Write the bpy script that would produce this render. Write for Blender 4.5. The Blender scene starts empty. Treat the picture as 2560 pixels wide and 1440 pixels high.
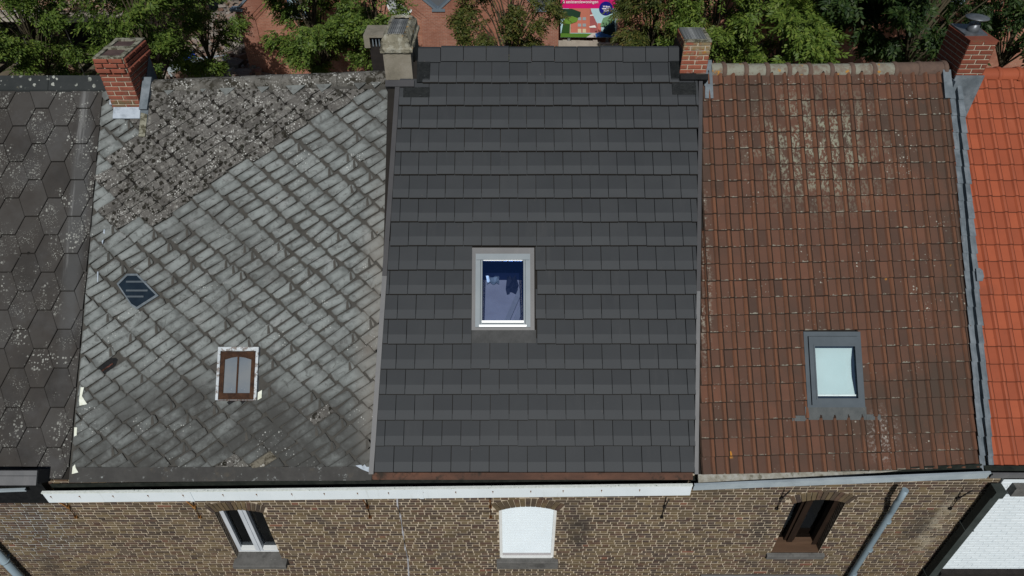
import bpy, math, random
import numpy as np
from mathutils import Matrix, Vector

# ------------------------------------------------------------------ camera, sky, sun
scene = bpy.context.scene
coll = scene.collection
R = math.radians
CAM = np.array([0.0, -5.25, 13.5]); TH = R(40.0); FPX = 1706.7
camd = bpy.data.cameras.new('camera'); camd.sensor_width = 36.0; camd.lens = 36.0*FPX/2560
camd.clip_end = 2000.0; camd.clip_start = 0.05
cam = bpy.data.objects.new('camera', camd); coll.objects.link(cam)
cam.location = CAM; cam.rotation_euler = (R(50.0), 0, 0); scene.camera = cam

SUN_EL, SUN_AZ = R(43.5), R(-1.4)          # light travels towards +Y, slightly to -X
world = bpy.data.worlds.new('World'); scene.world = world; world.use_nodes = True
wn = world.node_tree.nodes; bgn = wn['Background']
sky = wn.new('ShaderNodeTexSky'); sky.sky_type = 'NISHITA'; sky.sun_disc = False
sky.sun_elevation = SUN_EL; sky.sun_rotation = math.pi - SUN_AZ
world.node_tree.links.new(sky.outputs[0], bgn.inputs[0]); bgn.inputs[1].default_value = 0.05
sund = bpy.data.lights.new('sun', 'SUN'); sund.energy = 5.0; sund.angle = R(0.53); sund.color = (1.0, 0.965, 0.92)
sun = bpy.data.objects.new('sun', sund); coll.objects.link(sun)
ldir = Vector((math.sin(SUN_AZ)*math.cos(SUN_EL), math.cos(SUN_AZ)*math.cos(SUN_EL), -math.sin(SUN_EL)))
sun.rotation_euler = ldir.to_track_quat('-Z', 'Y').to_euler(); sun.location = (0, -30, 40)
vs = scene.view_settings; vs.view_transform = 'Standard'; vs.look = 'None'; vs.exposure = -0.46; vs.gamma = 1.0
vs.use_curve_mapping = False

rng = random.Random(7); nrg = np.random.default_rng(7)

# ------------------------------------------------------------------ photo pixel -> direction / place
_d = np.array([0, math.cos(TH), -math.sin(TH)]); _u = np.array([0, math.sin(TH), math.cos(TH)])
def ray(px, py): return _d + np.array([(px-1280)/FPX, 0, 0]) - _u*(py-720)/FPX
def aty(px, py, y): v = ray(px, py); return CAM + v*((y-CAM[1])/v[1])
def atz(px, py, z): v = ray(px, py); return CAM + v*((z-CAM[2])/v[2])

class Plane:
    """a roof slope: x along the street, t up the slope from the eave, h out of it"""
    def __init__(s, pitch, h=0.0):
        p = R(pitch); s.p = p; s.s = np.array([0, math.cos(p), math.sin(p)]); s.n = np.array([0, -math.sin(p), math.cos(p)])
        s.o = np.array([0, -.1, 5.988]) + s.n*h
    def at(s, x, t, h=0.0): return s.o + np.array([x, 0, 0]) + s.s*t + s.n*h
    def px(s, px, py, h=0.0):
        v = ray(px, py); P = CAM + v*(np.dot(s.o + s.n*h - CAM, s.n)/np.dot(v, s.n))
        return P[0], float(np.dot(P - s.o, s.s))
    def mat(s, x, t, h=0.0, rz=0.0, tilt=0.0, roll=0.0):
        P = s.at(x, t, h)
        m = Matrix(((1, 0, 0), (0, s.s[1], s.n[1]), (0, s.s[2], s.n[2]))).to_4x4()
        return Matrix.Translation(Vector(P)) @ m @ Matrix.Rotation(rz, 4, 'Z') @ Matrix.Rotation(tilt, 4, 'X') @ Matrix.Rotation(roll, 4, 'Y')

PL = Plane(42.4); PC = Plane(42.4, .13); PO = Plane(38.0)

# ------------------------------------------------------------------ materials
class NT:
    def __init__(s, name):
        m = bpy.data.materials.new(name); m.use_nodes = True; s.m = m; s.t = m.node_tree; s.t.nodes.clear()
        s.out = s.t.nodes.new('ShaderNodeOutputMaterial')
    def n(s, typ, ins=None, **kw):
        nd = s.t.nodes.new('ShaderNode'+typ)
        for k, v in kw.items(): setattr(nd, k, v)
        for k, v in (ins or {}).items(): s.put(nd.inputs[k], v)
        return nd
    def put(s, inp, v):
        if isinstance(v, bpy.types.NodeSocket): s.t.links.new(v, inp)
        else: inp.default_value = v
    def math(s, op, a, b=0.0, clamp=False):
        nd = s.n('Math', {0: a, 1: b}, operation=op); nd.use_clamp = clamp; return nd.outputs[0]
    def ramp(s, fac, lo, hi): # smooth 0..1
        nd = s.n('MapRange', {'Value': fac, 'From Min': lo, 'From Max': hi}, interpolation_type='SMOOTHSTEP'); return nd.outputs[0]
    def mix(s, f, a, b):
        nd = s.n('Mix', data_type='RGBA'); s.put(nd.inputs[0], f); s.put(nd.inputs[6], a); s.put(nd.inputs[7], b); return nd.outputs[2]
    def noise(s, vec, scale, detail=4, rough=.6, dist=0.0):
        return s.n('TexNoise', {'Vector': vec, 'Scale': scale, 'Detail': detail, 'Roughness': rough, 'Distortion': dist}).outputs[0]
    def voro(s, vec, scale, rand=1.0): return s.n('TexVoronoi', {'Vector': vec, 'Scale': scale, 'Randomness': rand}).outputs[0]

def c4(c): return (c[0], c[1], c[2], 1.0)

def MAT(name, cols, scale=4.0, rnd=.5, rough=.8, bump=.3, bscale=40.0, over=(), metallic=0.0, spec=.1, stretch=(1, 1, 1), rr=.15):
    """cols: list of rgb spread over a ramp driven by noise and by a per-piece random value"""
    t = NT(name)
    pos = t.n('NewGeometry').outputs['Position']
    v = t.n('VectorMath', {0: pos, 1: stretch}, operation='MULTIPLY').outputs[0]
    n1 = t.noise(v, scale, 5, .65)
    r = t.math('FRACT', t.math('ADD', t.n('ObjectInfo').outputs['Random'], t.n('NewGeometry').outputs['Random Per Island']))
    fac = t.math('ADD', t.math('MULTIPLY', t.ramp(n1, .25, .75), 1-rnd), t.math('MULTIPLY', r, rnd))
    cr = t.n('ValToRGB', {0: fac}); el = cr.color_ramp.elements
    k = len(cols)
    if k == 1: cols = [cols[0], cols[0]]; k = 2
    el[0].position = 0; el[0].color = c4(cols[0]); el[1].position = 1; el[1].color = c4(cols[-1])
    for i in range(1, k-1):
        e = el.new(i/(k-1)); e.color = c4(cols[i])
    col = cr.outputs[0]
    hgt = t.noise(v, bscale, 6, .7)
    for o in over:
        kind = o['k']; vv = pos if 'st' not in o else t.n('VectorMath', {0: pos, 1: o['st']}, operation='MULTIPLY').outputs[0]
        if 'off' in o: vv = t.n('VectorMath', {0: vv, 1: o['off']}, operation='ADD').outputs[0]
        if kind == 'noise': f = t.ramp(t.noise(vv, o['s'], 6, .68, o.get('d', 0.0)), o['lo'], o['hi'])
        elif kind == 'spot':  # round colonies of uneven size
            wv = t.n('TexNoise', {'Vector': vv, 'Scale': o['s']*2.2, 'Detail': 3.0}).outputs[1]
            vv2 = t.n('VectorMath', {0: vv, 1: t.n('VectorMath', {0: wv, 'Scale': .55/o['s']}, operation='SCALE').outputs[0]}, operation='ADD').outputs[0]
            vo = t.n('TexVoronoi', {'Vector': vv2, 'Scale': o['s']})
            rad = t.math('MULTIPLY', t.n('SeparateColor', {0: vo.outputs[1]}).outputs[0], o['hi'])
            f = t.ramp(t.math('SUBTRACT', rad, vo.outputs[0]), 0.0, o.get('soft', .06))
        elif kind == 'core':  # paler towards the middle of each piece
            sx = t.n('SeparateXYZ', {0: t.n('UVMap').outputs[0]})
            f = t.ramp(t.math('ADD', sx.outputs[1], t.math('MULTIPLY', t.math('SUBTRACT', t.noise(pos, o['s'], 4), .5), o.get('nw', 1.2))), o['lo'], o['hi'])
        elif kind == 'edge':  # growth along the lower edge, dark rim on slates
            uv = t.n('UVMap').outputs[0]; sx = t.n('SeparateXYZ', {0: uv})
            e = t.math('SUBTRACT', o['w'], t.math('ADD', sx.outputs[1], t.math('MULTIPLY', t.noise(pos, o['s'], 4), o.get('nw', .3))))
            f = t.ramp(e, 0.0, o.get('soft', .05))
        else: f = t.math('ADD', 0.0, 1.0)
        if 'nm' in o: # noise mask
            s_, lo, hi = o['nm']; f = t.math('MULTIPLY', f, t.ramp(t.noise(t.n('VectorMath', {0: pos, 1: o.get('noff', (3.1, 7.7, 1.3))}, operation='ADD').outputs[0], s_, 3, .55), lo, hi))
        if 'rm' in o: # only on some pieces
            lo, hi = o['rm']; f = t.math('MULTIPLY', f, t.ramp(r, lo, hi))
        if 'at' in o: # a stain with its own place: centre, radii, softness
            cpos, rad, soft = o['at']
            q = t.n('VectorMath', {0: t.n('VectorMath', {0: pos, 1: cpos}, operation='SUBTRACT').outputs[0], 1: rad}, operation='DIVIDE').outputs[0]
            ln = t.n('VectorMath', {0: q}, operation='LENGTH').outputs['Value']
            f = t.math('MULTIPLY', f, t.ramp(ln, 1.0, 1.0-soft))
        f = t.math('MULTIPLY', f, o.get('a', 1.0), True)
        col = t.mix(f, col, c4(o['c']))
        if 'b' in o: hgt = t.math('ADD', hgt, t.math('MULTIPLY', f, o['b']))
    b = t.n('BsdfPrincipled', {'Base Color': col, 'Metallic': metallic, 'Specular IOR Level': spec})
    t.put(b.inputs['Roughness'], t.math('ADD', rough-rr/2, t.math('MULTIPLY', n1, rr), True))
    if bump:
        bp = t.n('Bump', {'Height': hgt, 'Strength': bump, 'Distance': .01}); t.put(b.inputs['Normal'], bp.outputs[0])
    t.put(t.out.inputs[0], b.outputs[0])
    return t.m

def FLAT(name, c, rough=.6, metallic=0.0, spec=.15): return MAT(name, [c, tuple(x*.86 for x in c)], 6, .2, rough, .08, 30, (), metallic, spec)

def GLASS(name, tint, gloss, refl=(.8, .9, 1.0), rough=.02):
    t = NT(name)
    tr = t.n('BsdfTransparent', {0: c4(tint)}); gl = t.n('BsdfGlossy', {0: c4(refl), 'Roughness': rough})
    fr = t.n('Fresnel', {0: 1.5}).outputs[0]
    mx = t.n('MixShader', {0: t.math('ADD', fr, gloss, True), 1: tr.outputs[0], 2: gl.outputs[0]}); t.put(t.out.inputs[0], mx.outputs[0]); return t.m

def BRICKTEX(name, c1, c2, mortar, bw=.2, bh=.065, rough=.85, over=()):
    t = NT(name); pos = t.n('NewGeometry').outputs['Position']
    sp = t.n('SeparateXYZ', {0: pos})
    v = t.n('CombineXYZ', {0: t.math('ADD', sp.outputs[0], sp.outputs[1]), 1: sp.outputs[2]}).outputs[0]
    br = t.n('TexBrick', {'Vector': v, 'Color1': c4(c1), 'Color2': c4(c2), 'Mortar': c4(mortar), 'Scale': 1.0, 'Mortar Size': .012, 'Brick Width': bw, 'Row Height': bh, 'Bias': -.1})
    col = t.mix(t.ramp(t.noise(pos, .9, 6, .7), .35, .7), br.outputs[0], c4(tuple((a+b)/2*.72 for a, b in zip(c1, c2))))
    col = t.mix(t.math('MULTIPLY', t.ramp(t.noise(pos, 3.5, 6, .7), .5, .8), .6), col, c4(tuple(min(1, a*1.25) for a in c2)))
    b = t.n('BsdfPrincipled', {'Base Color': col, 'Roughness': rough, 'Specular IOR Level': .2})
    bp = t.n('Bump', {'Height': t.math('MULTIPLY', br.outputs[1], -1.0), 'Strength': .5, 'Distance': .01}); t.put(b.inputs['Normal'], bp.outputs[0])
    t.put(t.out.inputs[0], b.outputs[0]); return t.m

def LEAF(name, cols, trans=.3):
    t = NT(name)
    r = t.n('NewGeometry').outputs['Random Per Island']; pos = t.n('NewGeometry').outputs['Position']
    f = t.math('ADD', t.math('MULTIPLY', r, .6), t.math('MULTIPLY', t.noise(pos, .9, 3), .45))
    cr = t.n('ValToRGB', {0: f}); el = cr.color_ramp.elements; k = len(cols)
    el[0].color = c4(cols[0]); el[0].position = .1; el[1].color = c4(cols[-1]); el[1].position = .95
    for i in range(1, k-1): e = el.new(.1+.85*i/(k-1)); e.color = c4(cols[i])
    b = t.n('BsdfPrincipled', {'Base Color': cr.outputs[0], 'Roughness': .55, 'Specular IOR Level': .25})
    tl = t.n('BsdfTranslucent', {0: t.mix(.5, cr.outputs[0], (.12, .2, .02, 1))})
    mx = t.n('MixShader', {0: trans, 1: b.outputs[0], 2: tl.outputs[0]}); t.put(t.out.inputs[0], mx.outputs[0]); return t.m

m_ctile = MAT('anthracite_tile', [(.030, .0335, .0375), (.0355, .0395, .0435), (.043, .047, .051)], 1.3, .45, .62, .12, 260, [
    dict(k='noise', s=1.6, st=(3, .5, .5), lo=.55, hi=.8, c=(.062, .064, .066), a=.35),
    dict(k='spot', s=9, hi=.22, c=(.16, .13, .11), nm=(3.0, .62, .72), a=.55),
    dict(k='noise', s=26, lo=.62, hi=.8, c=(.07, .068, .066), nm=(2.2, .5, .7), a=.5)], spec=.1)
m_ctile2 = MAT('anthracite_tile_nose', [(.042, .0465, .051), (.052, .057, .0615)], 2.2, .45, .58, .12, 260, [
    dict(k='spot', s=9, hi=.22, c=(.17, .14, .12), nm=(3.0, .62, .72), a=.5)], spec=.1)
m_deck = MAT('underlay_and_lap_shade', [(.014, .013, .012), (.022, .02, .018)], 6, .3, .9, .2)
m_groove = MAT('slate_bedding', [(.036, .036, .033), (.062, .061, .056), (.05, .048, .043)], 5, .1, .95, .6, 60)
m_slate = MAT('grey_slate', [(.086, .095, .094), (.136, .15, .148), (.195, .215, .213)], 3.2, .5, .85, .5, 30, [
    dict(k='core', s=9, nw=1.4, lo=.95, hi=1.7, c=(.235, .262, .26), a=.6),
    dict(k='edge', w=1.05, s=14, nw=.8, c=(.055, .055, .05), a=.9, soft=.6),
    dict(k='noise', s=4.3, st=(1, 1.6, 1.6), lo=.52, hi=.72, c=(.23, .245, .245), a=.75),
    dict(k='noise', s=11, lo=.5, hi=.72, c=(.06, .061, .058), a=.75, d=1.0),
    dict(k='noise', s=.9, off=(2, 5, 3), lo=.48, hi=.72, c=(.06, .06, .057), a=.6),
    dict(k='noise', s=26, lo=.6, hi=.75, c=(.055, .05, .042), a=.6),
    dict(k='noise', s=1.4, lo=.25, hi=.58, c=(.048, .049, .047), at=((-3.7, .1, 6.2), (3.2, 1.45, 1.45), .6), a=.95),
    dict(k='noise', s=2.5, lo=.2, hi=.6, c=(.19, .175, .155), at=((-1.75, 1.3, 7.3), (.42, 2.6, 2.6), .7), a=.55),
    dict(k='spot', s=13, hi=.28, c=(.075, .055, .035), nm=(3, .6, .72), a=.8),
    dict(k='spot', s=34, hi=.34, c=(.5, .52, .5), nm=(2.2, .55, .7), a=.8)])
m_slatefold = MAT('slate_fold_tar', [(.05, .05, .046), (.075, .072, .065)], 8, .4, .9, .4)
m_lichen = MAT('lichen_slate', [(.06, .058, .054), (.095, .092, .086), (.13, .127, .12)], 6, .4, .92, .8, 50, [
    dict(k='noise', s=16, lo=.52, hi=.66, c=(.24, .24, .22), a=.7, b=.2),
    dict(k='spot', s=26, hi=.5, c=(.36, .37, .35), nm=(4, .5, .64), a=.8, b=.3, soft=.12),
    dict(k='noise', s=13, lo=.53, hi=.6, c=(.02, .019, .014), a=.92, b=.6, nm=(2.6, .38, .56)),
    dict(k='noise', s=30, lo=.56, hi=.64, c=(.3, .31, .29), a=.7, b=.3, nm=(3.1, .4, .56)),
    dict(k='spot', s=15, off=(5, 3, 1), hi=.52, c=(.018, .017, .013), a=.95, b=.5),
    dict(k='spot', s=42, off=(1, 8, 2), hi=.5, c=(.45, .46, .44), nm=(5, .5, .62), a=.8)])
m_moss = MAT('mossy_slate', [(.02, .016, .01), (.16, .15, .12), (.03, .024, .016)], 14, .2, .95, .9, 50, [
    dict(k='spot', s=28, hi=.6, c=(.4, .4, .37), nm=(5, .45, .6), a=.8)])
m_cemridge = MAT('lichened_ridge', [(.07, .069, .063), (.14, .137, .125), (.22, .22, .208)], 12, .2, .93, .9, 45, [
    dict(k='noise', s=12, lo=.45, hi=.54, c=(.022, .02, .014), nm=(2.2, .36, .52), a=.95, b=.4),
    dict(k='spot', s=38, hi=.55, c=(.45, .46, .44), nm=(5, .42, .6), a=.8)])
m_hex = MAT('fibre_cement_slate', [(.027, .026, .025), (.042, .039, .036), (.058, .057, .055)], 2.4, .55, .62, .15, 120, [
    dict(k='noise', s=1.4, lo=.45, hi=.8, c=(.075, .077, .079), a=.6),
    dict(k='noise', s=1.3, lo=.3, hi=.6, c=(.08, .085, .088), at=((-5.86, 2.6, 8.2), (.17, 3.0, 3.0), .6), a=.5),
    dict(k='noise', s=3.1, st=(2.2, .12, .12), lo=.55, hi=.68, c=(.18, .185, .185), at=((-5.84, 2.6, 8.2), (.2, 3, 3), .5), a=.7),  # white streaks, painted gleam on the bulge beside the party wall
    dict(k='spot', s=30, hi=.6, c=(.27, .28, .26), nm=(2.8, .54, .66), a=.9, soft=.15, b=.3),
    dict(k='spot', s=62, off=(2, 4, 7), hi=.5, c=(.25, .26, .24), nm=(3.2, .52, .68), a=.85, b=.2),
    dict(k='spot', s=5, off=(9, 4, 7), hi=.17, c=(.01, .01, .009), nm=(2.5, .55, .65), a=.95)])
m_hexridge = MAT('dark_ridge', [(.022, .026, .027), (.036, .04, .041)], 5, .3, .8, .3, 60, [
    dict(k='spot', s=16, hi=.5, c=(.33, .35, .32), nm=(3.5, .5, .62), a=.85, b=.3), dict(k='noise', s=9, lo=.6, hi=.72, c=(.2, .19, .12), nm=(2, .5, .65), a=.8)])
brcols = [(.061, .040, .032), (.082, .048, .036), (.104, .055, .039), (.135, .064, .042)]
m_btile = MAT('brown_clay_tile', brcols, 1.8, .6, .85, .3, 110, [
    dict(k='noise', s=.55, lo=.42, hi=.66, c=(.055, .044, .035), a=.7),
    dict(k='noise', s=4.0, lo=.58, hi=.78, c=(.135, .064, .04), a=.6),
    dict(k='edge', w=.235, s=22, nw=.4, c=(.24, .24, .2), nm=(2.4, .40, .56), a=.85, b=.3),
    dict(k='noise', s=26, st=(1.2, .7, .7), lo=.47, hi=.56, c=(.23, .24, .185), at=((4.2, 3.1, 9.0), (1.3, 1.2, 1.15), .8), nm=(3.2, .36, .56), a=.9, b=.4),
    dict(k='noise', s=24, lo=.5, hi=.6, c=(.25, .23, .21), at=((4.78, .28, 6.35), (.26, .5, .5), .7), a=.75, b=.3),
    dict(k='noise', s=22, lo=.48, hi=.58, c=(.26, .25, .21), at=((2.55, 1.9, 7.7), (.13, 1.6, 1.6), .5), nm=(3, .4, .6), a=.8),
    dict(k='spot', s=26, hi=.34, c=(.36, .36, .31), nm=(2.3, .52, .7), a=.85, b=.3),
    dict(k='spot', s=3.2, off=(3, 3, 3), hi=.13, c=(.42, .19, .03), nm=(2, .5, .6), a=.9, b=.3)])
MB3 = [m_btile, MAT('tile_grime_and_lap_shade', [(.02, .014, .011), (.042, .028, .021)], 9, .2, .95, .4), MAT('brown_clay_roll', [(.08, .043, .03), (.12, .058, .036), (.165, .075, .043)], 2.5, .6, .85, .3, 90, [
    dict(k='noise', s=.55, lo=.42, hi=.66, c=(.052, .037, .028), a=.6), dict(k='spot', s=26, hi=.3, c=(.3, .3, .26), nm=(2.3, .56, .7), a=.8)])]
m_bridge = MAT('lichened_clay_ridge', [(.13, .085, .068), (.165, .145, .115), (.2, .195, .16)], 10, .25, .9, .7, 50, [
    dict(k='noise', s=9, lo=.42, hi=.55, c=(.22, .23, .19), a=.8, b=.3),
    dict(k='noise', s=6.5, off=(3, 9, 1), lo=.60, hi=.65, c=(.36, .18, .035), a=.9, b=.4),
    dict(k='noise', s=22, lo=.6, hi=.7, c=(.12, .07, .05), a=.7)])
m_bcollar = MAT('clay_ridge_collar', [(.085, .06, .05), (.13, .09, .07)], 12, .3, .9, .5, 50)
m_otile = MAT('orange_clay_tile', [(.215, .058, .03), (.265, .069, .034), (.325, .085, .04)], 2.2, .6, .6, .1, 60, [
    dict(k='noise', s=1.1, off=(3, 1, 4), lo=.55, hi=.75, c=(.17, .055, .032), a=.5), dict(k='noise', s=18, lo=.6, hi=.74, c=(.14, .05, .032), a=.4),
    dict(k='noise', s=1.2, lo=.6, hi=.8, c=(.37, .115, .062), a=.5)], spec=.12)
MO3 = [m_otile, MAT('orange_channel_and_lap_shade', [(.09, .028, .016), (.13, .038, .021)], 9, .2, .9, .1), m_otile]
m_brick = MAT('brown_wall_brick', [(.042, .035, .03), (.074, .056, .042), (.1, .077, .048), (.14, .108, .062), (.095, .06, .044), (.056, .044, .039), (.155, .118, .07)], 5, .8, .92, .6, 70, [
    dict(k='noise', s=20, lo=.52, hi=.75, c=(.05, .042, .036), a=.6),
    dict(k='noise', s=.8, lo=.52, hi=.75, c=(.045, .038, .033), a=.7, st=(1, 1, .6)),
    dict(k='noise', s=1.1, off=(4, 2, 7), lo=.56, hi=.74, c=(.17, .13, .075), a=.4),
    dict(k='noise', s=30, lo=.62, hi=.74, c=(.32, .27, .2), a=.55),
    dict(k='fill', c=(.2, .075, .05), rm=(.988, .993), a=.55),
    dict(k='noise', s=1.2, lo=.38, hi=.62, c=(.035, .031, .028), at=((.95, 0, 4.6), (.22, 1, .9), .8), a=.85),
    dict(k='noise', s=1.6, lo=.35, hi=.6, c=(.035, .031, .028), at=((-5.0, 0, 4.75), (.28, 1, .55), .8), a=.85),
    dict(k='noise', s=1.2, lo=.3, hi=.6, c=(.035, .031, .028), at=((5.75, 0, 4.7), (.3, 1, .6), .7), a=.85),
    dict(k='noise', s=1.2, lo=.3, hi=.6, c=(.035, .031, .028), at=((3.55, 0, 4.6), (.2, 1, .7), .7), a=.75),
    dict(k='noise', s=1.2, lo=.25, hi=.6, c=(.04, .036, .033), at=((.22, 0, 3.62), (.75, 1, .3), .6), a=.8),
    dict(k='noise', s=5, lo=.4, hi=.6, c=(.3, .28, .22), at=((6.0, 0, 4.7), (.22, 1, 1.0), .6), a=.6)])
m_mortar = MAT('lime_mortar', [(.33, .28, .21), (.44, .38, .29), (.52, .455, .36)], 7, .1, .95, .5, 60, [
    dict(k='noise', s=2.4, lo=.5, hi=.7, c=(.2, .175, .14), a=.6),
    dict(k='noise', s=.8, lo=.52, hi=.75, c=(.13, .115, .095), a=.75, st=(1, 1, .6)),
    dict(k='noise', s=3, lo=.3, hi=.6, c=(.4, .45, .47), at=((-7.2, 0, 4.8), (1.3, 1, 1.3), .5), a=.75),
    dict(k='noise', s=1.2, lo=.38, hi=.62, c=(.06, .055, .05), at=((.95, 0, 4.6), (.22, 1, .9), .8), a=.8),
    dict(k='noise', s=1.2, lo=.3, hi=.6, c=(.07, .065, .06), at=((5.75, 0, 4.7), (.3, 1, .6), .7), a=.7)])
m_chbrick = MAT('orange_red_brick', [(.15, .05, .035), (.2, .066, .044), (.24, .08, .053), (.175, .057, .04)], 6, .55, .85, .4, 80, [
    dict(k='noise', s=14, lo=.55, hi=.75, c=(.36, .2, .15), a=.55), dict(k='noise', s=24, lo=.62, hi=.75, c=(.09, .04, .03), a=.6), dict(k='noise', s=10, lo=.42, hi=.58, c=(.12, .1, .055), at=((-5.3, 3.5, 9.42), (.4, .3, .07), .5), a=.9), dict(k='noise', s=7, lo=.5, hi=.66, c=(.1, .055, .04), a=.5)])
m_chbrick3 = MAT('weathered_red_brick', [(.19, .062, .04), (.24, .08, .05), (.28, .10, .065)], 6, .5, .9, .5, 70, [
    dict(k='noise', s=9, lo=.42, hi=.55, c=(.2, .17, .1), at=((2.45, 3.8, 10.1), (.5, .6, .17), .5), a=.95, b=.4),
    dict(k='noise', s=11, lo=.56, hi=.64, c=(.3, .17, .03), at=((2.5, 3.8, 10.1), (.5, .6, .22), .4), a=.8, b=.3),
    dict(k='noise', s=18, lo=.55, hi=.7, c=(.36, .3, .27), a=.6)])
m_chbrick4 = MAT('rust_red_brick', [(.13, .042, .028), (.17, .055, .036), (.2, .066, .042)], 6, .5, .88, .4, 70, [
    dict(k='noise', s=12, lo=.55, hi=.72, c=(.11, .085, .05), at=((6.3, 3.8, 10.1), (.5, .6, .2), .4), a=.8)])
m_chmortar = MAT('chimney_mortar', [(.34, .3, .23), (.44, .4, .32)], 9, .1, .95, .5)
m_stucco = MAT('cement_render', [(.15, .14, .11), (.2, .185, .15), (.235, .22, .185)], 4, .1, .92, .6, 50, [
    dict(k='noise', s=5, lo=.5, hi=.72, c=(.115, .11, .09), a=.7), dict(k='noise', s=40, lo=.62, hi=.72, c=(.3, .29, .26), a=.5)])
m_cap = MAT('mossy_concrete_cap', [(.14, .135, .1), (.2, .19, .145), (.25, .24, .19)], 7, .1, .95, 1.0, 35, [
    dict(k='noise', s=9, lo=.52, hi=.62, c=(.03, .028, .02), a=.85, b=.4), dict(k='noise', s=13, lo=.5, hi=.62, c=(.33, .33, .28), a=.7, b=.3),
    dict(k='noise', s=8, off=(2, 6, 2), lo=.6, hi=.66, c=(.4, .2, .03), at=((-1.36, 4.1, 10.2), (.2, .6, .3), .5), a=.9)])
m_capedge = MAT('chimney_crown_mortar', [(.17, .17, .13), (.25, .25, .2)], 12, .1, .95, .9, 40, [dict(k='noise', s=13, lo=.48, hi=.57, c=(.045, .042, .024), a=.85, b=.5), dict(k='noise', s=22, lo=.55, hi=.63, c=(.34, .34, .28), a=.6)])
m_lead = MAT('lead_flashing', [(.075, .095, .11), (.115, .14, .16), (.17, .2, .225)], 5, .1, .6, .5, 25, [
    dict(k='noise', s=8, lo=.5, hi=.72, c=(.06, .078, .094), a=.7), dict(k='noise', s=16, lo=.6, hi=.74, c=(.28, .3, .32), a=.5)], spec=.15)
m_whitelead = MAT('pale_lead', [(.3, .35, .41), (.4, .46, .52)], 7, .1, .6, .4, 25, [dict(k='noise', s=9, lo=.5, hi=.7, c=(.17, .2, .23), a=.7)])
m_zinc = MAT('zinc_grey', [(.095, .099, .104), (.125, .129, .134)], 4, .1, .45, .08, 30, [dict(k='noise', s=5, st=(1, .2, .2), lo=.5, hi=.75, c=(.17, .168, .17), a=.5)], spec=.2)
m_zincdark = MAT('anthracite_trim', [(.04, .041, .045), (.052, .053, .057)], 4, .1, .5, .05, 30, spec=.15)
m_zincblue = MAT('weathered_zinc', [(.3, .36, .4), (.4, .47, .51)], 4, .1, .5, .15, 30, [dict(k='noise', s=6, st=(.4, 1, 1), lo=.5, hi=.75, c=(.22, .27, .3), a=.6)], metallic=.2)
m_pvc = MAT('white_gutter_paint', [(.6, .67, .71), (.66, .73, .77)], 2, .1, .5, .03, 20, [
    dict(k='noise', s=5, st=(2.5, 1, .25), lo=.56, hi=.78, c=(.42, .44, .42), a=.6), dict(k='noise', s=60, lo=.68, hi=.76, c=(.3, .33, .3), nm=(3, .5, .7), a=.6)])
m_algae = MAT('gutter_rim_algae', [(.52, .58, .55), (.68, .73, .72)], 25, .1, .8, .6, 40, [dict(k='noise', s=28, lo=.6, hi=.68, c=(.05, .09, .06), a=.9)])
m_gutin = MAT('gutter_lining', [(.012, .016, .014), (.03, .035, .03)], 9, .1, .8, .5)
m_white = MAT('white_painted_brick', [(.6, .67, .71), (.66, .73, .77)], 3, .25, .7, .2, 60, [dict(k='noise', s=3, lo=.6, hi=.8, c=(.6, .66, .69), a=.5)])
m_shutter = MAT('white_shutter', [(.58, .65, .69), (.64, .71, .75)], 1, .1, .5, .02, 20, [dict(k='noise', s=4, st=(2, 1, .4), lo=.55, hi=.8, c=(.55, .57, .56), a=.45)])
m_frame = MAT('pale_grey_window_frame', [(.42, .46, .5), (.5, .54, .58)], 3, .1, .4, .02, 20)
m_framew = FLAT('white_frame', (.68, .71, .71), .5)
m_wood = MAT('shaded_window_wood', [(.012, .008, .006), (.026, .016, .011)], 9, .1, .6, .3, 40, stretch=(1, 1, .2))  # window wood with the shade painted in as a near-black tone
m_woodlit = MAT('sunlit_window_wood', [(.075, .046, .03), (.11, .068, .044)], 9, .1, .6, .3, 40, stretch=(.2, 1, 1))  # same wood for the bottom rail, sunlight painted in as paler tan
m_sill = MAT('stone_sill', [(.085, .085, .082), (.13, .13, .125)], 7, .1, .85, .4, 40, [dict(k='noise', s=5, lo=.5, hi=.7, c=(.05, .05, .048), a=.7), dict(k='spot', s=14, hi=.3, c=(.34, .34, .32), nm=(3, .6, .7))])
m_rust = MAT('rusty_iron', [(.05, .02, .01), (.12, .055, .022), (.2, .1, .04)], 18, .3, .9, .5)
m_rustor = MAT('ochre_rust', [(.16, .075, .025), (.28, .14, .045)], 12, .3, .9, .5)
m_iron = MAT('iron_and_shade_dark', [(.014, .013, .013), (.03, .026, .024)], 9, .3, .8, .4)
m_fascia = MAT('brown_fascia', [(.05, .025, .017), (.085, .042, .028), (.12, .055, .035)], 5, .1, .6, .4, 30, [dict(k='noise', s=5, lo=.5, hi=.66, c=(.014, .013, .01), a=.85)], stretch=(.35, 1, 1))
m_eave = MAT('dark_eave_strip', [(.04, .04, .039), (.06, .06, .058)], 5, .1, .85, .5, 40, [
    dict(k='noise', s=10, lo=.6, hi=.7, c=(.3, .33, .33), a=.75), dict(k='noise', s=4, lo=.55, hi=.72, c=(.085, .075, .06), a=.7)])
m_eaveb = MAT('mortared_eave', [(.17, .16, .13), (.25, .25, .22), (.32, .33, .32)], 12, .1, .9, .8, 40, [dict(k='noise', s=13, lo=.55, hi=.66, c=(.09, .085, .06), a=.8)])
m_patch = MAT('cream_sealant', [(.55, .58, .47), (.7, .74, .68)], 20, .1, .8, .4)
m_black = MAT('bitumen_and_shade_black', [(.006, .007, .008), (.014, .015, .016)], 15, .1, .6, .6, 60)
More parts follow.
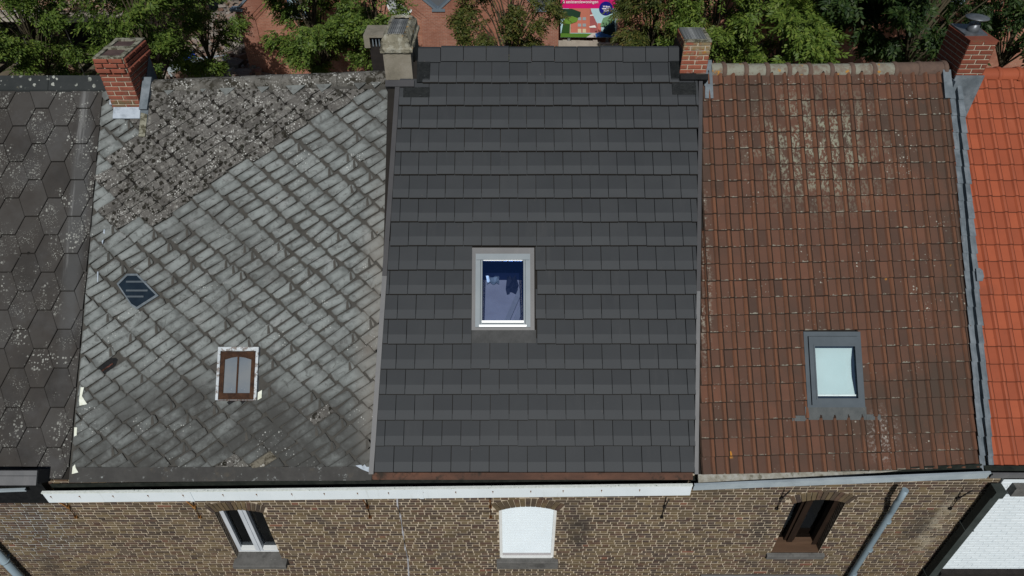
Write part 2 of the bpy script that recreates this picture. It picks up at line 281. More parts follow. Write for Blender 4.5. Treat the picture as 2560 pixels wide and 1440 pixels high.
m_ribbed = MAT('crinkled_black_flashing', [(.012, .014, .015), (.024, .027, .028)], 20, .1, .45, .8, 90, [dict(k='noise', s=60, lo=.6, hi=.7, c=(.13, .15, .15), a=.4)])
m_apron = MAT('pleated_grey_apron', [(.075, .085, .088), (.11, .12, .122)], 8, .1, .6, .3, 60, [dict(k='noise', s=12, lo=.6, hi=.72, c=(.2, .19, .16), a=.4)])
m_apron2 = MAT('pleated_dark_apron', [(.06, .063, .064), (.085, .088, .09)], 8, .1, .6, .3, 60)
m_alu = MAT('grey_aluminium', [(.14, .17, .19), (.19, .22, .24)], 4, .1, .5, .03, 20, metallic=.1, spec=.2)
m_alubright = MAT('bright_aluminium', [(.4, .42, .43), (.5, .52, .52)], 4, .1, .4, .02, 20, metallic=.3)
m_slategrey = MAT('slate_grey_cladding', [(.055, .071, .085), (.075, .094, .11)], 4, .1, .55, .03, 20, spec=.15)
m_blind = MAT('pale_blind', [(.42, .49, .5), (.48, .55, .56)], 1, .05, .5, .02, 20)
m_blindedge = FLAT('crumpled_white', (.75, .76, .76), .6)
m_oldglass = MAT('dusty_skylight_glass', [(.09, .115, .145), (.12, .145, .17), (.15, .165, .175)], 2, .1, .22, .03, 20, [dict(k='spot', s=30, hi=.3, c=(.3, .32, .33), nm=(4, .55, .66), a=.6)], spec=.5)
m_glassblue = GLASS('blue_tint_sky_glass', (.6, .7, .93), .08, (.1, .3, 1.0))  # blue glass tint; the blue gloss colour is a painted sky reflection
m_glassdark = GLASS('window_glass', (.85, .9, .9), .04, (.5, .55, .6))
m_glassclear = GLASS('clear_pane', (.9, .96, .97), .02, (.7, .85, .9))
m_room = FLAT('dark_room', (.02, .022, .02), .9)
m_roomblue = FLAT('attic_shade_blue', (.012, .016, .035), .9)  # dark blue painted in for the unlit loft walls
m_floor = MAT('attic_boards', [(.44, .39, .35), (.54, .49, .44)], 3, .2, .9, .3)
m_plank = MAT('sawn_plank', [(.34, .31, .26), (.45, .42, .37)], 6, .3, .8, .2)
m_curtain = MAT('tan_curtain', [(.2, .15, .09), (.34, .27, .17)], 5, .1, .9, .2)
m_cable = FLAT('grey_cable', (.42, .43, .46), .6)
m_pipeb = MAT('blue_grey_pipe', [(.2, .27, .32), (.26, .34, .39)], 2, .1, .5, .06, 20, metallic=.15)
m_pipedark = MAT('dark_green_pipe', [(.03, .038, .036), (.05, .06, .058)], 4, .1, .6, .15, 30)
m_cowl = MAT('cowl_metal', [(.09, .1, .11), (.16, .18, .2)], 9, .1, .4, .2, 30, metallic=.5)
m_ground = MAT('rough_ground', [(.10, .085, .06), (.14, .12, .09), (.06, .075, .03)], .6, .1, .95, .8, 8, [dict(k='noise', s=1.2, lo=.5, hi=.62, c=(.04, .065, .018), a=.9)])
m_paving = MAT('grey_paving', [(.12, .12, .115), (.16, .16, .15)], 2, .1, .9, .4, 20)
m_sand = MAT('site_sand', [(.13, .115, .1), (.21, .185, .16), (.27, .24, .2)], 1.1, .1, .95, .9, 6, [dict(k='noise', s=3.5, lo=.55, hi=.65, c=(.16, .1, .075), a=.7)])
m_rubble = MAT('broken_rubble', [(.25, .21, .17), (.17, .1, .075), (.3, .28, .25), (.12, .1, .09)], 3, .85, .9, .6, 15)
m_hall = BRICKTEX('hall_brick', (.28, .115, .075), (.35, .15, .098), (.34, .22, .165), .21, .068)
m_hall2 = BRICKTEX('hall_brick_band', (.25, .105, .072), (.31, .135, .09), (.31, .2, .155), .21, .068)
m_wallfar = BRICKTEX('lower_wall_brick', (.075, .055, .042), (.13, .097, .058), (.34, .28, .22), .2, .06)
m_unfin = BRICKTEX('unfinished_brick', (.2, .1, .065), (.28, .17, .11), (.5, .46, .4), .22, .075)
m_coping = FLAT('zinc_coping', (.15, .19, .23), .5, .2)
m_hallroof = FLAT('hall_roof_sheet', (.13, .14, .15), .7)
m_bark = MAT('tree_bark', [(.04, .034, .022), (.08, .07, .045)], 9, .2, .95, .8, 30)
m_leafA = LEAF('ash_leaf', [(.028, .056, .011), (.064, .112, .02), (.11, .17, .03), (.165, .205, .04)])
m_leafB = LEAF('dry_tip_leaf', [(.025, .04, .01), (.056, .078, .018), (.095, .105, .024), (.15, .1, .036)])
m_leafC = LEAF('bright_leaf', [(.034, .064, .011), (.074, .126, .02), (.125, .185, .032), (.18, .225, .042)])
m_leafD = LEAF('deep_green_leaf', [(.007, .019, .006), (.015, .035, .01), (.03, .056, .013), (.056, .086, .02)], .2)
m_steel = FLAT('galvanised_tube', (.3, .32, .33), .45, .5)
m_board = MAT('scaffold_board', [(.28, .26, .22), (.4, .38, .33)], 5, .3, .9, .3)
def PAINT(n, c): return MAT(n, [c, tuple(x*.9 for x in c)], 3, .1, .5, 0, 20)

# ------------------------------------------------------------------ mesh helpers
class Geo:
    def __init__(s): s.v = []; s.f = []; s.m = []; s.uv = []; s.sm = []
    def add(s, V, F, mi=0, uv=None, smooth=False):
        o = len(s.v); s.v.extend([tuple(map(float, p)) for p in V])
        for f in F:
            s.f.append(tuple(i+o for i in f)); s.m.append(mi); s.sm.append(smooth)
            s.uv.append([tuple(uv[i]) for i in f] if uv is not None else [(0.5, 0.5)]*len(f))
        return s
    def join(s, g, M=None, moff=0):
        o = len(s.v)
        s.v.extend(tuple(M @ Vector(p)) for p in g.v) if M is not None else s.v.extend(g.v)
        s.f.extend(tuple(i+o for i in f) for f in g.f); s.m.extend(i+moff for i in g.m); s.uv.extend(g.uv); s.sm.extend(g.sm)
        return s
    def box(s, x0, x1, y0, y1, z0, z1, mi=0):
        V = [(x, y, z) for z in (z0, z1) for y in (y0, y1) for x in (x0, x1)]
        return s.add(V, [(0, 2, 3, 1), (4, 5, 7, 6), (0, 1, 5, 4), (2, 6, 7, 3), (0, 4, 6, 2), (1, 3, 7, 5)], mi)
    def pbox(s, P, x0, x1, t0, t1, h0, h1, mi=0):
        V = [P.at(x, t, h) for h in (h0, h1) for t in (t0, t1) for x in (x0, x1)]
        return s.add(V, [(0, 2, 3, 1), (4, 5, 7, 6), (0, 1, 5, 4), (2, 6, 7, 3), (0, 4, 6, 2), (1, 3, 7, 5)], mi)
    def pquad(s, P, pts, h, mi=0): # pts: (x,t)
        return s.add([P.at(x, t, h) for x, t in pts], [tuple(range(len(pts)))], mi)
    def slab(s, P, pts, h0, h1, mi=0, inset=0.0): # prism on a roof plane, pts ccw in (x,t)
        k = len(pts); V = [P.at(x, t, h0) for x, t in pts] + [P.at(x, t, h1) for x, t in pts]
        return s.add(V, [tuple(range(k, 2*k)), tuple(range(k-1, -1, -1))] + [(i, (i+1) % k, k+(i+1) % k, k+i) for i in range(k)], mi)
    def tube(s, pts, r, n=8, mi=0, cap=True, smooth=True):
        pts = [Vector(p) for p in pts]; rr = r if isinstance(r, (list, tuple)) else [r]*len(pts); V = []
        for i, p in enumerate(pts):
            a = pts[max(0, i-1)]; b = pts[min(len(pts)-1, i+1)]; q = (b-a).to_track_quat('Z', 'Y')
            for k in range(n):
                an = 2*math.pi*k/n; V.append(p + q @ Vector((rr[i]*math.cos(an), rr[i]*math.sin(an), 0)))
        F = [(i*n+k, i*n+(k+1) % n, (i+1)*n+(k+1) % n, (i+1)*n+k) for i in range(len(pts)-1) for k in range(n)]
        s.add(V, F, mi, None, smooth)
        if cap: o = len(s.v)-len(V); s.f += [tuple(o+k for k in range(n-1, -1, -1)), tuple(o+(len(pts)-1)*n+k for k in range(n))]; s.m += [mi, mi]; s.uv += [[(.5, .5)]*n]*2; s.sm += [False, False]
        return s
    def mesh(s, name, mats):
        me = bpy.data.meshes.new(name); me.from_pydata(s.v, [], s.f)
        for m in (mats if isinstance(mats, (list, tuple)) else [mats]): me.materials.append(m)
        me.polygons.foreach_set('material_index', s.m); me.polygons.foreach_set('use_smooth', s.sm)
        ul = me.uv_layers.new(name='UVMap'); ul.data.foreach_set('uv', [c for f in s.uv for p in f for c in p])
        me.update(); return me

def link(name, me, parent=None, M=None, kind=None, label=None):
    o = bpy.data.objects.new(name, me); coll.objects.link(o)
    if parent is not None:
        o.parent = parent
        if parent.type == 'EMPTY': o.matrix_parent_inverse = Matrix.Translation(-Vector(parent.location))
    if M is not None: o.matrix_basis = M
    if kind: o['kind'] = kind
    if label: o['label'] = label
    return o
def part(name, g, mats, parent, label=None): return link(name, g.mesh(name, mats), parent, label=label)
def thing(name, label, cat, loc=(0, 0, 0), group=None):
    o = bpy.data.objects.new(name, None); coll.objects.link(o); o.location = loc; o.empty_display_size = .3
    o['label'] = label; o['category'] = cat
    if group: o['group'] = group
    return o
def solo(name, g, mats, label, cat, group=None):
    a = np.array(g.v); c = ((a[:, 0].min()+a[:, 0].max())/2, (a[:, 1].min()+a[:, 1].max())/2, a[:, 2].min())
    g.v = [tuple(p) for p in (a-np.array(c))]
    o = link(name, g.mesh(name, mats)); o.location = c; o['label'] = label; o['category'] = cat
    if group: o['group'] = group
    return o
def struct(name, g, mats, kind='structure'): return link(name, g.mesh(name, mats), kind=kind)

def emit(name, pieces, parent, mats, limit=300):
    """pieces: (Geo, mesh or None, matrix). The `limit` that show largest become objects of their own, the rest one mesh."""
    def key(p):
        loc = np.array(p[2].translation); q = loc-CAM; z = q@_d; px = 1280+FPX*q[0]/z; py = 720-FPX*(q@_u)/z
        out = 0 if (-30 < px < 2590 and -30 < py < 1470 and z > 0) else 1000
        return out + np.linalg.norm(q)
    ps = sorted(pieces, key=key)
    for g, me, M in ps[:limit]:
        link(name, me if me is not None else g.mesh(name, mats), parent, M)
    if len(ps) > limit:
        G = Geo()
        for g, me, M in ps[limit:]: G.join(g, M)
        link(name+'s', G.mesh(name+'s', mats), parent, kind='stuff')

def clip(poly, inside, cut): # one half-plane step
    out = []
    for i in range(len(poly)):
        a, b = poly[i-1], poly[i]; ia, ib = inside(a), inside(b)
        if ia != ib: out.append(cut(a, b))
        if ib: out.append(b)
    return out
def clip_convex(poly, conv): # conv ccw
    for i in range(len(conv)):
        p, q = conv[i-1], conv[i]; ex, ey = q[0]-p[0], q[1]-p[1]
        fn = lambda a: ex*(a[1]-p[1])-ey*(a[0]-p[0])
        def cut(a, b):
            fa, fb = fn(a), fn(b); k = fa/(fa-fb); return (a[0]+k*(b[0]-a[0]), a[1]+k*(b[1]-a[1]))
        poly = clip(poly, lambda a: fn(a) >= 0, cut)
        if len(poly) < 3: return []
    return poly
def area(p): return abs(sum(p[i-1][0]*p[i][1]-p[i][0]*p[i-1][1] for i in range(len(p))))/2

def pillow(pts, th, inset, z0=0.0, mi=0, rim=False): # a slab with a chamfered rim, local coordinates
    k = len(pts); cx = sum(p[0] for p in pts)/k; cy = sum(p[1] for p in pts)/k
    ys = [p[1] for p in pts]; xs = [p[0] for p in pts]; w = max(xs)-min(xs) or 1; l = max(ys)-min(ys) or 1
    def shrink(p):
        dx, dy = p[0]-cx, p[1]-cy; dd = math.hypot(dx, dy); q = max(0, 1-inset*1.4/dd); return (cx+dx*q, cy+dy*q)
    tp = [shrink(p) for p in pts]
    V = [(p[0], p[1], z0) for p in pts]+[(p[0], p[1], th*.55) for p in pts]+[(p[0], p[1], th) for p in tp]
    uv = [((p[0]-min(xs))/w, (p[1]-min(ys))/l) for p in list(pts)*2+tp]
    if rim:
        V.append((cx, cy, th*1.12)); uv = [(.5, 0)]*(2*k)+[(.5, 1)]*k+[(.5, 2)]
        return Geo().add(V, [(i, (i+1) % k, k+(i+1) % k, k+i) for i in range(k)]+[(k+i, k+(i+1) % k, 2*k+(i+1) % k, 2*k+i) for i in range(k)]+[(2*k+i, 2*k+(i+1) % k, 3*k) for i in range(k)], mi, uv)
    g = Geo()
    g.add(V, [(i, (i+1) % k, k+(i+1) % k, k+i) for i in range(k)]+[(k+i, k+(i+1) % k, 2*k+(i+1) % k, 2*k+i) for i in range(k)]+[tuple(range(2*k, 3*k))], mi, uv)
    return g

# ------------------------------------------------------------------ ground
g = Geo(); g.add([(-400, -300, 0), (400, -300, 0), (400, 500, 0), (-400, 500, 0)], [(0, 1, 2, 3)]); struct('ground', g, m_ground)
g = Geo(); g.add([(-60, -14, .004), (60, -14, .004), (60, 0, .004), (-60, 0, .004)], [(0, 1, 2, 3)]); struct('courtyard_pavement', g, m_paving)

# ------------------------------------------------------------------ houses
H_hex = thing('terraced_house', 'terraced house with large hexagonal dark slates and box at its eave', 'house', (-7.6, 4, 0), 'terraced houses in the row')
H_gry = thing('terraced_house', 'terraced house with weathered grey diagonal slates, lichen and small brown skylight', 'house', (-3.7, 4, 0), 'terraced houses in the row')
H_ctr = thing('terraced_house', 'terraced house with new anthracite flat-tiled roof and white roller shutter', 'house', (.3, 4, 0), 'terraced houses in the row')
H_brn = thing('terraced_house', 'terraced house with mossy brown clay tiles and white-blind skylight', 'house', (4.3, 4, 0), 'terraced houses in the row')
H_org = thing('terraced_house', 'terraced house with bright orange roof tiles and white painted front', 'house', (8.2, 4, 0), 'terraced houses in the row')
XS = [-9.8, -5.72, -1.72, 2.36, 6.41, 10.6]
WIN = {1: (-4.13, -3.46, 3.80, 5.045, .065), 2: (-.18, .62, 3.80, 5.09, .10), 3: (3.85, 4.555, 3.96, 5.27, .09)}
ZTOP, ZB = 5.95, 2.5
def arch(w):
    x0, x1, zb, zj, rise = w; hw = (x1-x0)/2; Rr = (hw*hw+rise*rise)/(2*rise); return (x0+x1)/2, zj+rise-Rr, Rr, hw

def wall_mesh(i, win):
    g = Geo(); x0, x1 = XS[i], XS[i+1]; D = 8.1; T = .3
    def front(xa, xb, za, zb_, mi): g.add([(xa, 0, za), (xb, 0, za), (xb, 0, zb_), (xa, 0, zb_)], [(0, 1, 2, 3)], mi)
    front(x0, x1, 0, ZB, 1)
    if win is None: front(x0, x1, ZB, ZTOP, 0)
    else:
        a, b, zb_, zj, rise = win; cx, cz, Rr, hw = arch(win)
        front(x0, a, ZB, ZTOP, 0); front(b, x1, ZB, ZTOP, 0); front(a, b, ZB, zb_, 0)
        N = 14; xs = [a+(b-a)*k/N for k in range(N+1)]; zs = [cz+math.sqrt(max(0, Rr*Rr-(x-cx)**2)) for x in xs]
        for k in range(N): g.add([(xs[k], 0, zs[k]), (xs[k+1], 0, zs[k+1]), (xs[k+1], 0, ZTOP), (xs[k], 0, ZTOP)], [(0, 1, 2, 3)], 0)
        loop = [(a, zb_), (a, zj)]+list(zip(xs, zs))[1:-1]+[(b, zj), (b, zb_)]
        k = len(loop); V = [(x, 0, z) for x, z in loop]+[(x, T, z) for x, z in loop]
        g.add(V, [(j, (j+1) % k, k+(j+1) % k, k+j) for j in range(k)], 1)
    g.add([(x0, D, 0), (x1, D, 0), (x1, D, 5.9), (x0, D, 5.9)], [(3, 2, 1, 0)], 1)
    for x in (x0+.002, x1-.002): g.add([(x, 0, 0), (x, D, 0), (x, D, 5.9), (x, 4.0, 9.3), (x, 0, 5.8)], [(0, 1, 2, 3, 4)], 1)
    return g

def brick_geo(L, Hh, seed):
    r = random.Random(seed); j = lambda a: r.uniform(-a, a); b = .006
    V = [(-L/2, 0, -Hh/2), (L/2, 0, -Hh/2), (L/2, 0, Hh/2), (-L/2, 0, Hh/2)]
    F = [(-L/2+j(.002), -.007, -Hh/2+j(.002)), (L/2+j(.002), -.007, -Hh/2+j(.002)), (L/2+j(.002), -.007, Hh/2+j(.002)), (-L/2+j(.002), -.007, Hh/2+j(.002))]
    T = [(-L/2+b+j(.003), -.011, -Hh/2+b), (L/2-b+j(.003), -.011, -Hh/2+b), (L/2-b, -.011, Hh/2-b+j(.002)), (-L/2+b, -.011, Hh/2-b+j(.002))]
    q = lambda o: [(o+i, o+(i+1) % 4, o+4+(i+1) % 4, o+4+i) for i in range(4)]
    return Geo().add(V+F+T, q(0)+q(4)+[(8, 9, 10, 11)])
BR = {}
for L in ('s', 'h'):
    for k in range(4):
        gg = brick_geo(.186 if L == 's' else .085, .0425, k*7+(L == 's')); BR[L, k] = (gg, gg.mesh('brick', m_brick))
COURSE = .0605
wallobjs = []
houses = [H_hex, H_gry, H_ctr, H_brn, H_org]
rows_by_house = {i: [] for i in range(4)}
nrow = int((5.9-ZB)/COURSE)
for r_ in range(nrow):
    z = ZB+.03+r_*COURSE
    stretch = r_ % 2 == 0; pitch = .2 if stretch else .1
    x = XS[0] + (.05 if stretch else 0) + (.1 if r_ % 4 == 0 else 0)
    while x < XS[4]-.02:
        p = pitch*rng.uniform(.93, 1.07)
        if stretch and rng.random() < .06: p = .15
        xa, xb = x+.0075, min(x+p-.0075, XS[4]); x += p
        segs = [(xa, xb)]
        for w in WIN.values():
            cx, cz, Rr, hw = arch(w); ro = Rr+.19
            if z < w[2]: continue
            if z < w[3]: ea, eb = w[0]-.004, w[1]+.004
            else:
                dz = z-cz
                if dz > ro+.01: continue
                c = math.sqrt(max(0, ro*ro-dz*dz)); c = min(c, hw*ro/Rr); ea, eb = cx-c-.004, cx+c+.004
            ns = []
            for a, b in segs:
                if b <= ea or a >= eb: ns.append((a, b)); continue
                if a < ea: ns.append((a, ea))
                if b > eb: ns.append((eb, b))
            segs = ns
        for a, b in segs:
            if b-a < .025: continue
            L = 's' if b-a > .12 else 'h'; base = .186 if L == 's' else .085
            k = rng.randrange(4); xm = (a+b)/2
            hi = max(j for j in range(4) if xm >= XS[j])
            M = Matrix.Translation((xm, rng.uniform(-.002, .002), z+rng.uniform(-.003, .003))) @ Matrix.Rotation(rng.uniform(-.012, .012), 4, 'Y') @ Matrix.Diagonal(((b-a)/base, 1, rng.uniform(.9, 1.04), 1))
            rows_by_house[hi].append((BR[L, k][0], BR[L, k][1], M))
for i in range(4):
    w = link('wall', wall_mesh(i, WIN.get(i)).mesh('wall', [m_mortar, m_wallfar]), houses[i]); wallobjs.append(w)
    emit('brick', rows_by_house[i], w, m_brick)
    if i in WIN: # arch of voussoirs
        cx, cz, Rr, hw = arch(WIN[i]); a0 = math.asin(hw/Rr); n = 13
        for k in range(n):
            a1 = -a0*1.06+2.12*a0*k/n+.004; a2 = -a0*1.06+2.12*a0*(k+1)/n-.004; jt = rng.uniform(-.006, .006)
            gg = Geo(); ring = [(Rr+.003, a1), (Rr+.185+jt, a1+.002), (Rr+.185+jt, a2-.002), (Rr+.003, a2)]
            P = [(cx+rr*math.sin(a), cz+rr*math.cos(a)) for rr, a in ring]; mx = sum(p[0] for p in P)/4; mz = sum(p[1] for p in P)/4
            V = [(x, .1, z) for x, z in P]+[(x, -.012, z) for x, z in P]+[(mx+(x-mx)*.88, -.017, mz+(z-mz)*.93) for x, z in P]
            q = lambda o: [(o+(j+1) % 4, o+j, o+4+j, o+4+(j+1) % 4) for j in range(4)]
            gg.add(V, q(0)+q(4)+[(11, 10, 9, 8)]); part('arch_brick', gg, m_brick, w)
# orange house: white painted brick front, courses in relief
g = Geo(); x0, x1 = XS[4]+.012, XS[5]; D = 8.1
g.add([(x0, -.03, 0), (x1, -.03, 0), (x1, -.03, 5.86), (x0, -.03, 5.86)], [(0, 1, 2, 3)])
g.add([(x0, -.03, 0), (x0, -.03, 5.86), (x0, 3.9, 9), (x0, D, 5.8), (x0, D, 0)], [(0, 1, 2, 3, 4)])
g.add([(x1, -.03, 0), (x1, -.03, 5.86), (x1, 3.9, 9), (x1, D, 5.8), (x1, D, 0)], [(4, 3, 2, 1, 0)])
g.add([(x0, D, 0), (x1, D, 0), (x1, D, 5.8), (x0, D, 5.8)], [(3, 2, 1, 0)])
w = part('wall', g, m_white, H_org)
WB = []
for k in range(3): gg = brick_geo(.205, .06, 50+k); WB.append((gg, gg.mesh('brick', m_white)))
ps = []
for r_ in range(int((5.8-3.0)/.068)):
    z = 3.04+r_*.068; x = x0+.11+(.106 if r_ % 2 else 0)
    if r_ % 2: ps.append((WB[0][0], WB[0][1], Matrix.Translation((x0+.055, -.03, z)) @ Matrix.Diagonal((.48, .45, 1, 1))))
    while x < x1-.1:
        k = rng.randrange(3); ps.append((WB[k][0], WB[k][1], Matrix.Translation((x, -.03+rng.uniform(0, .001), z)) @ Matrix.Diagonal((1, .45, 1, 1)))); x += .213
emit('brick', ps, w, m_white)
# low extensions in front of the brown and the orange house
g = Geo(); g.box(2.95, 5.0, -1.3, -.02, 0, 3.24, 0); g.box(2.92, 5.03, -1.33, -.013, 3.24, 3.32, 1)
part('porch', g, [m_wallfar, m_zinc], H_brn)
g = Geo(); g.box(6.52, 10.4, -1.6, -.045, 0, 3.40, 0); g.box(6.50, 10.42, -1.63, -.04, 3.40, 3.47, 1); g.box(6.50, 10.42, -.12, -.04, 3.47, 3.55, 2)
part('extension', g, [m_wallfar, m_sill, m_iron], H_org)

# ------------------------------------------------------------------ roof: hexagonal slates (leftmost house)
TR = 5.36
def rear(P, tr, x0, x1, mi=0, g=None): # the slope away from the camera
    g = g or Geo(); a = P.at(0, tr, -.03); L = 5.6; p = P.p
    V = [(x0, a[1], a[2]), (x1, a[1], a[2]), (x1, a[1]+L*math.cos(p), a[2]-L*math.sin(p)), (x0, a[1]+L*math.cos(p), a[2]-L*math.sin(p))]
    return g.add(V, [(0, 1, 2, 3)], mi)
g = Geo(); g.slab(PL, [(-9.9, -.02), (-5.68, -.02), (-5.68, TR), (-9.9, TR)], -.14, .002); rear(PL, TR, -9.9, -5.68, 0, g)
roof = part('roof', g, m_deck, H_hex)
aw, ww, hh, sp = .180, .392, .508, .286
hexp = [(-aw/2, -hh/2), (aw/2, -hh/2), (ww/2, 0), (aw/2, hh/2), (-aw/2, hh/2), (-ww/2, 0)]
sc = .984; hexs = [(x*sc, y*sc+.004) for x, y in hexp]
def hexgeo(p): return pillow(p, .012, .004)
HX = hexgeo(hexs); HXm = HX.mesh('hexagonal_slate', m_hex)
BND = [(-9.9, .0), (-5.69, .0), (-5.66, 5.30), (-9.9, 5.30)]
ps = []
for c in range(-1, 15):
    for r_ in range(-1, 13):
        cx = -5.905-c*sp; cy = 3.434-.254+(c % 2)*.254+(r_-7)*hh+.0
        P = clip_convex([(cx+x, cy+y) for x, y in hexs], BND)
        if len(P) < 3 or area(P) < .01: continue
        M = PL.mat(cx, cy, .016, rng.uniform(-.01, .01), R(-1.6)+rng.uniform(-.004, .004), rng.uniform(-.006, .006))
        if area(P) > .98*area(hexs): ps.append((HX, HXm, M))
        else: gg = hexgeo([(x-cx, y-cy) for x, y in P]); ps.append((gg, None, M))
emit('hexagonal_slate', ps, roof, m_hex)
for k in range(5): # ridge pieces, flat angled capping
    xa = -5.5-(k+1)*.9; xb = xa+.893; g = Geo()
    a = PL.at(0, 5.22, .045); b = PL.at(0, 5.42, .06); V = []
    for x in (xa, xb): V += [(x, a[1], a[2]), (x, b[1], b[2]), (x, b[1]+.19, b[2]-.17), (x, a[1], a[2]-.04)]
    g.add(V, [(0, 4, 5, 1), (1, 5, 6, 2), (3, 7, 4, 0), (0, 1, 2, 3), (7, 6, 5, 4)]); part('ridge_cap', g, m_hexridge, roof)
g = Geo(); xb, tb = PL.px(95, 1176, .27); ta = PL.px(95, 1213, .27)[1]
g.pbox(PL, xb-1.3, xb-.012, ta+.01, tb-.01, .0, .26, 0); g.pbox(PL, xb-1.32, xb, ta, tb, .26, .285, 1); g.pbox(PL, xb-1.3, xb-.004, ta+(tb-ta)*.62, ta+(tb-ta)*.66, .285, .289, 0)  # sides in a darker metal than the top, their unlit tone painted in
part('eave_box', g, [m_zincdark, m_zinc], H_hex, 'grey metal box standing on the eave')

# ------------------------------------------------------------------ roof: diagonal grey slates
g = Geo(); g.slab(PL, [(-5.69, -.03), (-1.88, -.03), (-1.60, TR), (-5.69, TR)], -.14, .004); rear(PL, TR, -5.69, -1.66, 0, g)
roof = part('roof', g, m_groove, H_gry)
def dpl(px, py, dx, dy): a = PL.px(px, py); b = PL.px(px+dx, py+dy); return (b[0]-a[0], b[1]-a[1])
la = dpl(650, 620, 46.4, -36); lb = dpl(650, 620, 19.0, 15.6)
pa = dpl(650, 620, 48.0, -32.0); qa = dpl(650, 620, 14.6, 17.6)
o0 = PL.px(600+860/9.6, 500+600/9.6)
para = [(-pa[0]/2+qa[0]/2, -pa[1]/2+qa[1]/2), (pa[0]/2+qa[0]/2, pa[1]/2+qa[1]/2), (pa[0]/2-qa[0]/2, pa[1]/2-qa[1]/2), (-pa[0]/2-qa[0]/2, -pa[1]/2-qa[1]/2)]
ang = math.atan2(pa[1], pa[0])
def nipped(poly, r): # knock the corners off
    out = []
    for i in range(4):
        p, a, b = poly[i], poly[i-1], poly[(i+1) % 4]; k = r.uniform(.012, .03) if r.random() < .75 else .008
        for q in (a, b):
            d = math.hypot(q[0]-p[0], q[1]-p[1]); out.append((p[0]+(q[0]-p[0])*k/d, p[1]+(q[1]-p[1])*k/d))
    return out
SL = []; 
for k in range(16):
    r = random.Random(100+k); sv = r.uniform(.9, 1.04); poly = [(x*sv+r.uniform(-.014, .014), y*sv+r.uniform(-.014, .014)) for x, y in para]
    gg = pillow(nipped(poly, r), .016, .024, rim=True)
    if k >= 13: # a crease across the upper end, filled with tar
        u0 = r.uniform(.12, .3); e = lambda s_, w: (pa[0]*(s_)+qa[0]*w, pa[1]*s_+qa[1]*w)
        q = [e(u0-.11, .36), e(u0+.03, .40), e(u0+.19, -.40), e(u0+.10, -.36)]
        gg.add([(x, y, .0195) for x, y in q], [(3, 2, 1, 0)], 1)
    SL.append((gg, gg.mesh('slate', [m_slate, m_slatefold])))
SLL = []
for k in range(4):
    r = random.Random(200+k); poly = [(x*1.02-qa[0]*(.02 if i_ in (0, 1) else -.02)+r.uniform(-.006, .006), y*1.02-qa[1]*(.02 if i_ in (0, 1) else -.02)+r.uniform(-.006, .006)) for i_, (x, y) in enumerate(para)]
    gg = pillow(nipped(poly, r), .026, .004); SLL.append((gg, gg.mesh('slate', m_lichen)))
BND = [(-5.66, .13), (-1.80, .13), (-1.57, 5.24), (-5.66, 5.24)]
LZ = [PL.px(*p) for p in [(270, 560), (400, 552), (585, 425), (960, 205), (960, 150), (340, 150), (340, 330), (262, 420)]]
def inpoly(p, poly):
    c = False
    for i in range(len(poly)):
        a, b = poly[i-1], poly[i]
        if (a[1] > p[1]) != (b[1] > p[1]) and p[0] < (b[0]-a[0])*(p[1]-a[1])/(b[1]-a[1])+a[0]: c = not c
    return c
single = [(PL.px(*p), m) for p, m in [((312, 600), m_lichen), ((268, 812), m_lichen), ((825, 1030), m_lichen), ((580, 1128), m_lichen), ((668, 1132), m_moss), ((430, 900), m_slate), ((605, 1150), m_cemridge)]]
hole = PL.px(268, 918)
skA = PL.px(548, 872); skB = PL.px(650, 1000); gtp = [PL.px(*p) for p in [(300, 712), (322, 690), (345, 690), (392, 738), (345, 768), (332, 760)]]
cents = [(o0[0]+i*la[0]+j*lb[0], o0[1]+i*la[1]+j*lb[1]) for i in range(-20, 22) for j in range(-34, 34)]
single = {min(cents, key=lambda c: math.hypot(c[0]-q[0], c[1]-q[1])): m for q, m in single}
ps = []
for i in range(-20, 22):
    for j in range(-34, 34):
        cx = o0[0]+i*la[0]+j*lb[0]; cy = o0[1]+i*la[1]+j*lb[1]
        if not (-6 < cx < -1.4 and -.1 < cy < 5.5): continue
        if skA[0]+.05 < cx < skB[0]-.05 and skB[1]+.03 < cy < skA[1]-.03: continue
        if math.hypot(cx-hole[0], cy-hole[1]) < .09: continue
        if inpoly((cx, cy), gtp): continue
        P = clip_convex([(cx+x, cy+y) for x, y in para[::-1]][::1] if area(para) and ((para[1][0]-para[0][0])*(para[2][1]-para[1][1])-(para[1][1]-para[0][1])*(para[2][0]-para[1][0])) < 0 else [(cx+x, cy+y) for x, y in para], BND)
        if len(P) < 3 or area(P) < .004: continue
        full = area(P) > .985*area(para)
        lich = inpoly((cx, cy), LZ)
        sm = single.get((cx, cy))
        M = PL.mat(cx, cy, .012+rng.uniform(0, .006), rng.uniform(-.075, .075), R(-1.5)+rng.uniform(-.05, .05), R(2.0)+rng.uniform(-.05, .05))
        pool = SLL if lich else SL
        if full and sm is None:
            k = rng.randrange(len(pool)); ps.append((pool[k][0], pool[k][1], M, lich))
        else:
            base = [(x-cx, y-cy) for x, y in P]; gg = pillow(base, .016, .014 if not lich else .004, rim=not lich); m = sm or (m_lichen if lich else m_slate)
            ps.append((gg, gg.mesh('slate', m), M, lich))
emit('slate', [p[:3] for p in ps if not p[3]], roof, [m_slate, m_slatefold], 300)
lic = [p[:3] for p in ps if p[3]]
lpart = part('lichened_slope', Geo().slab(PL, [PL.px(300, 470), PL.px(400, 520), PL.px(900, 225), PL.px(380, 240)], .004, .008), m_deck, H_gry, 'corner of the slate slope thick with lichen')
emit('lichened_slate', lic, lpart, m_lichen, 300)
for pxa, pxb in [((362, 372), None)]: pass
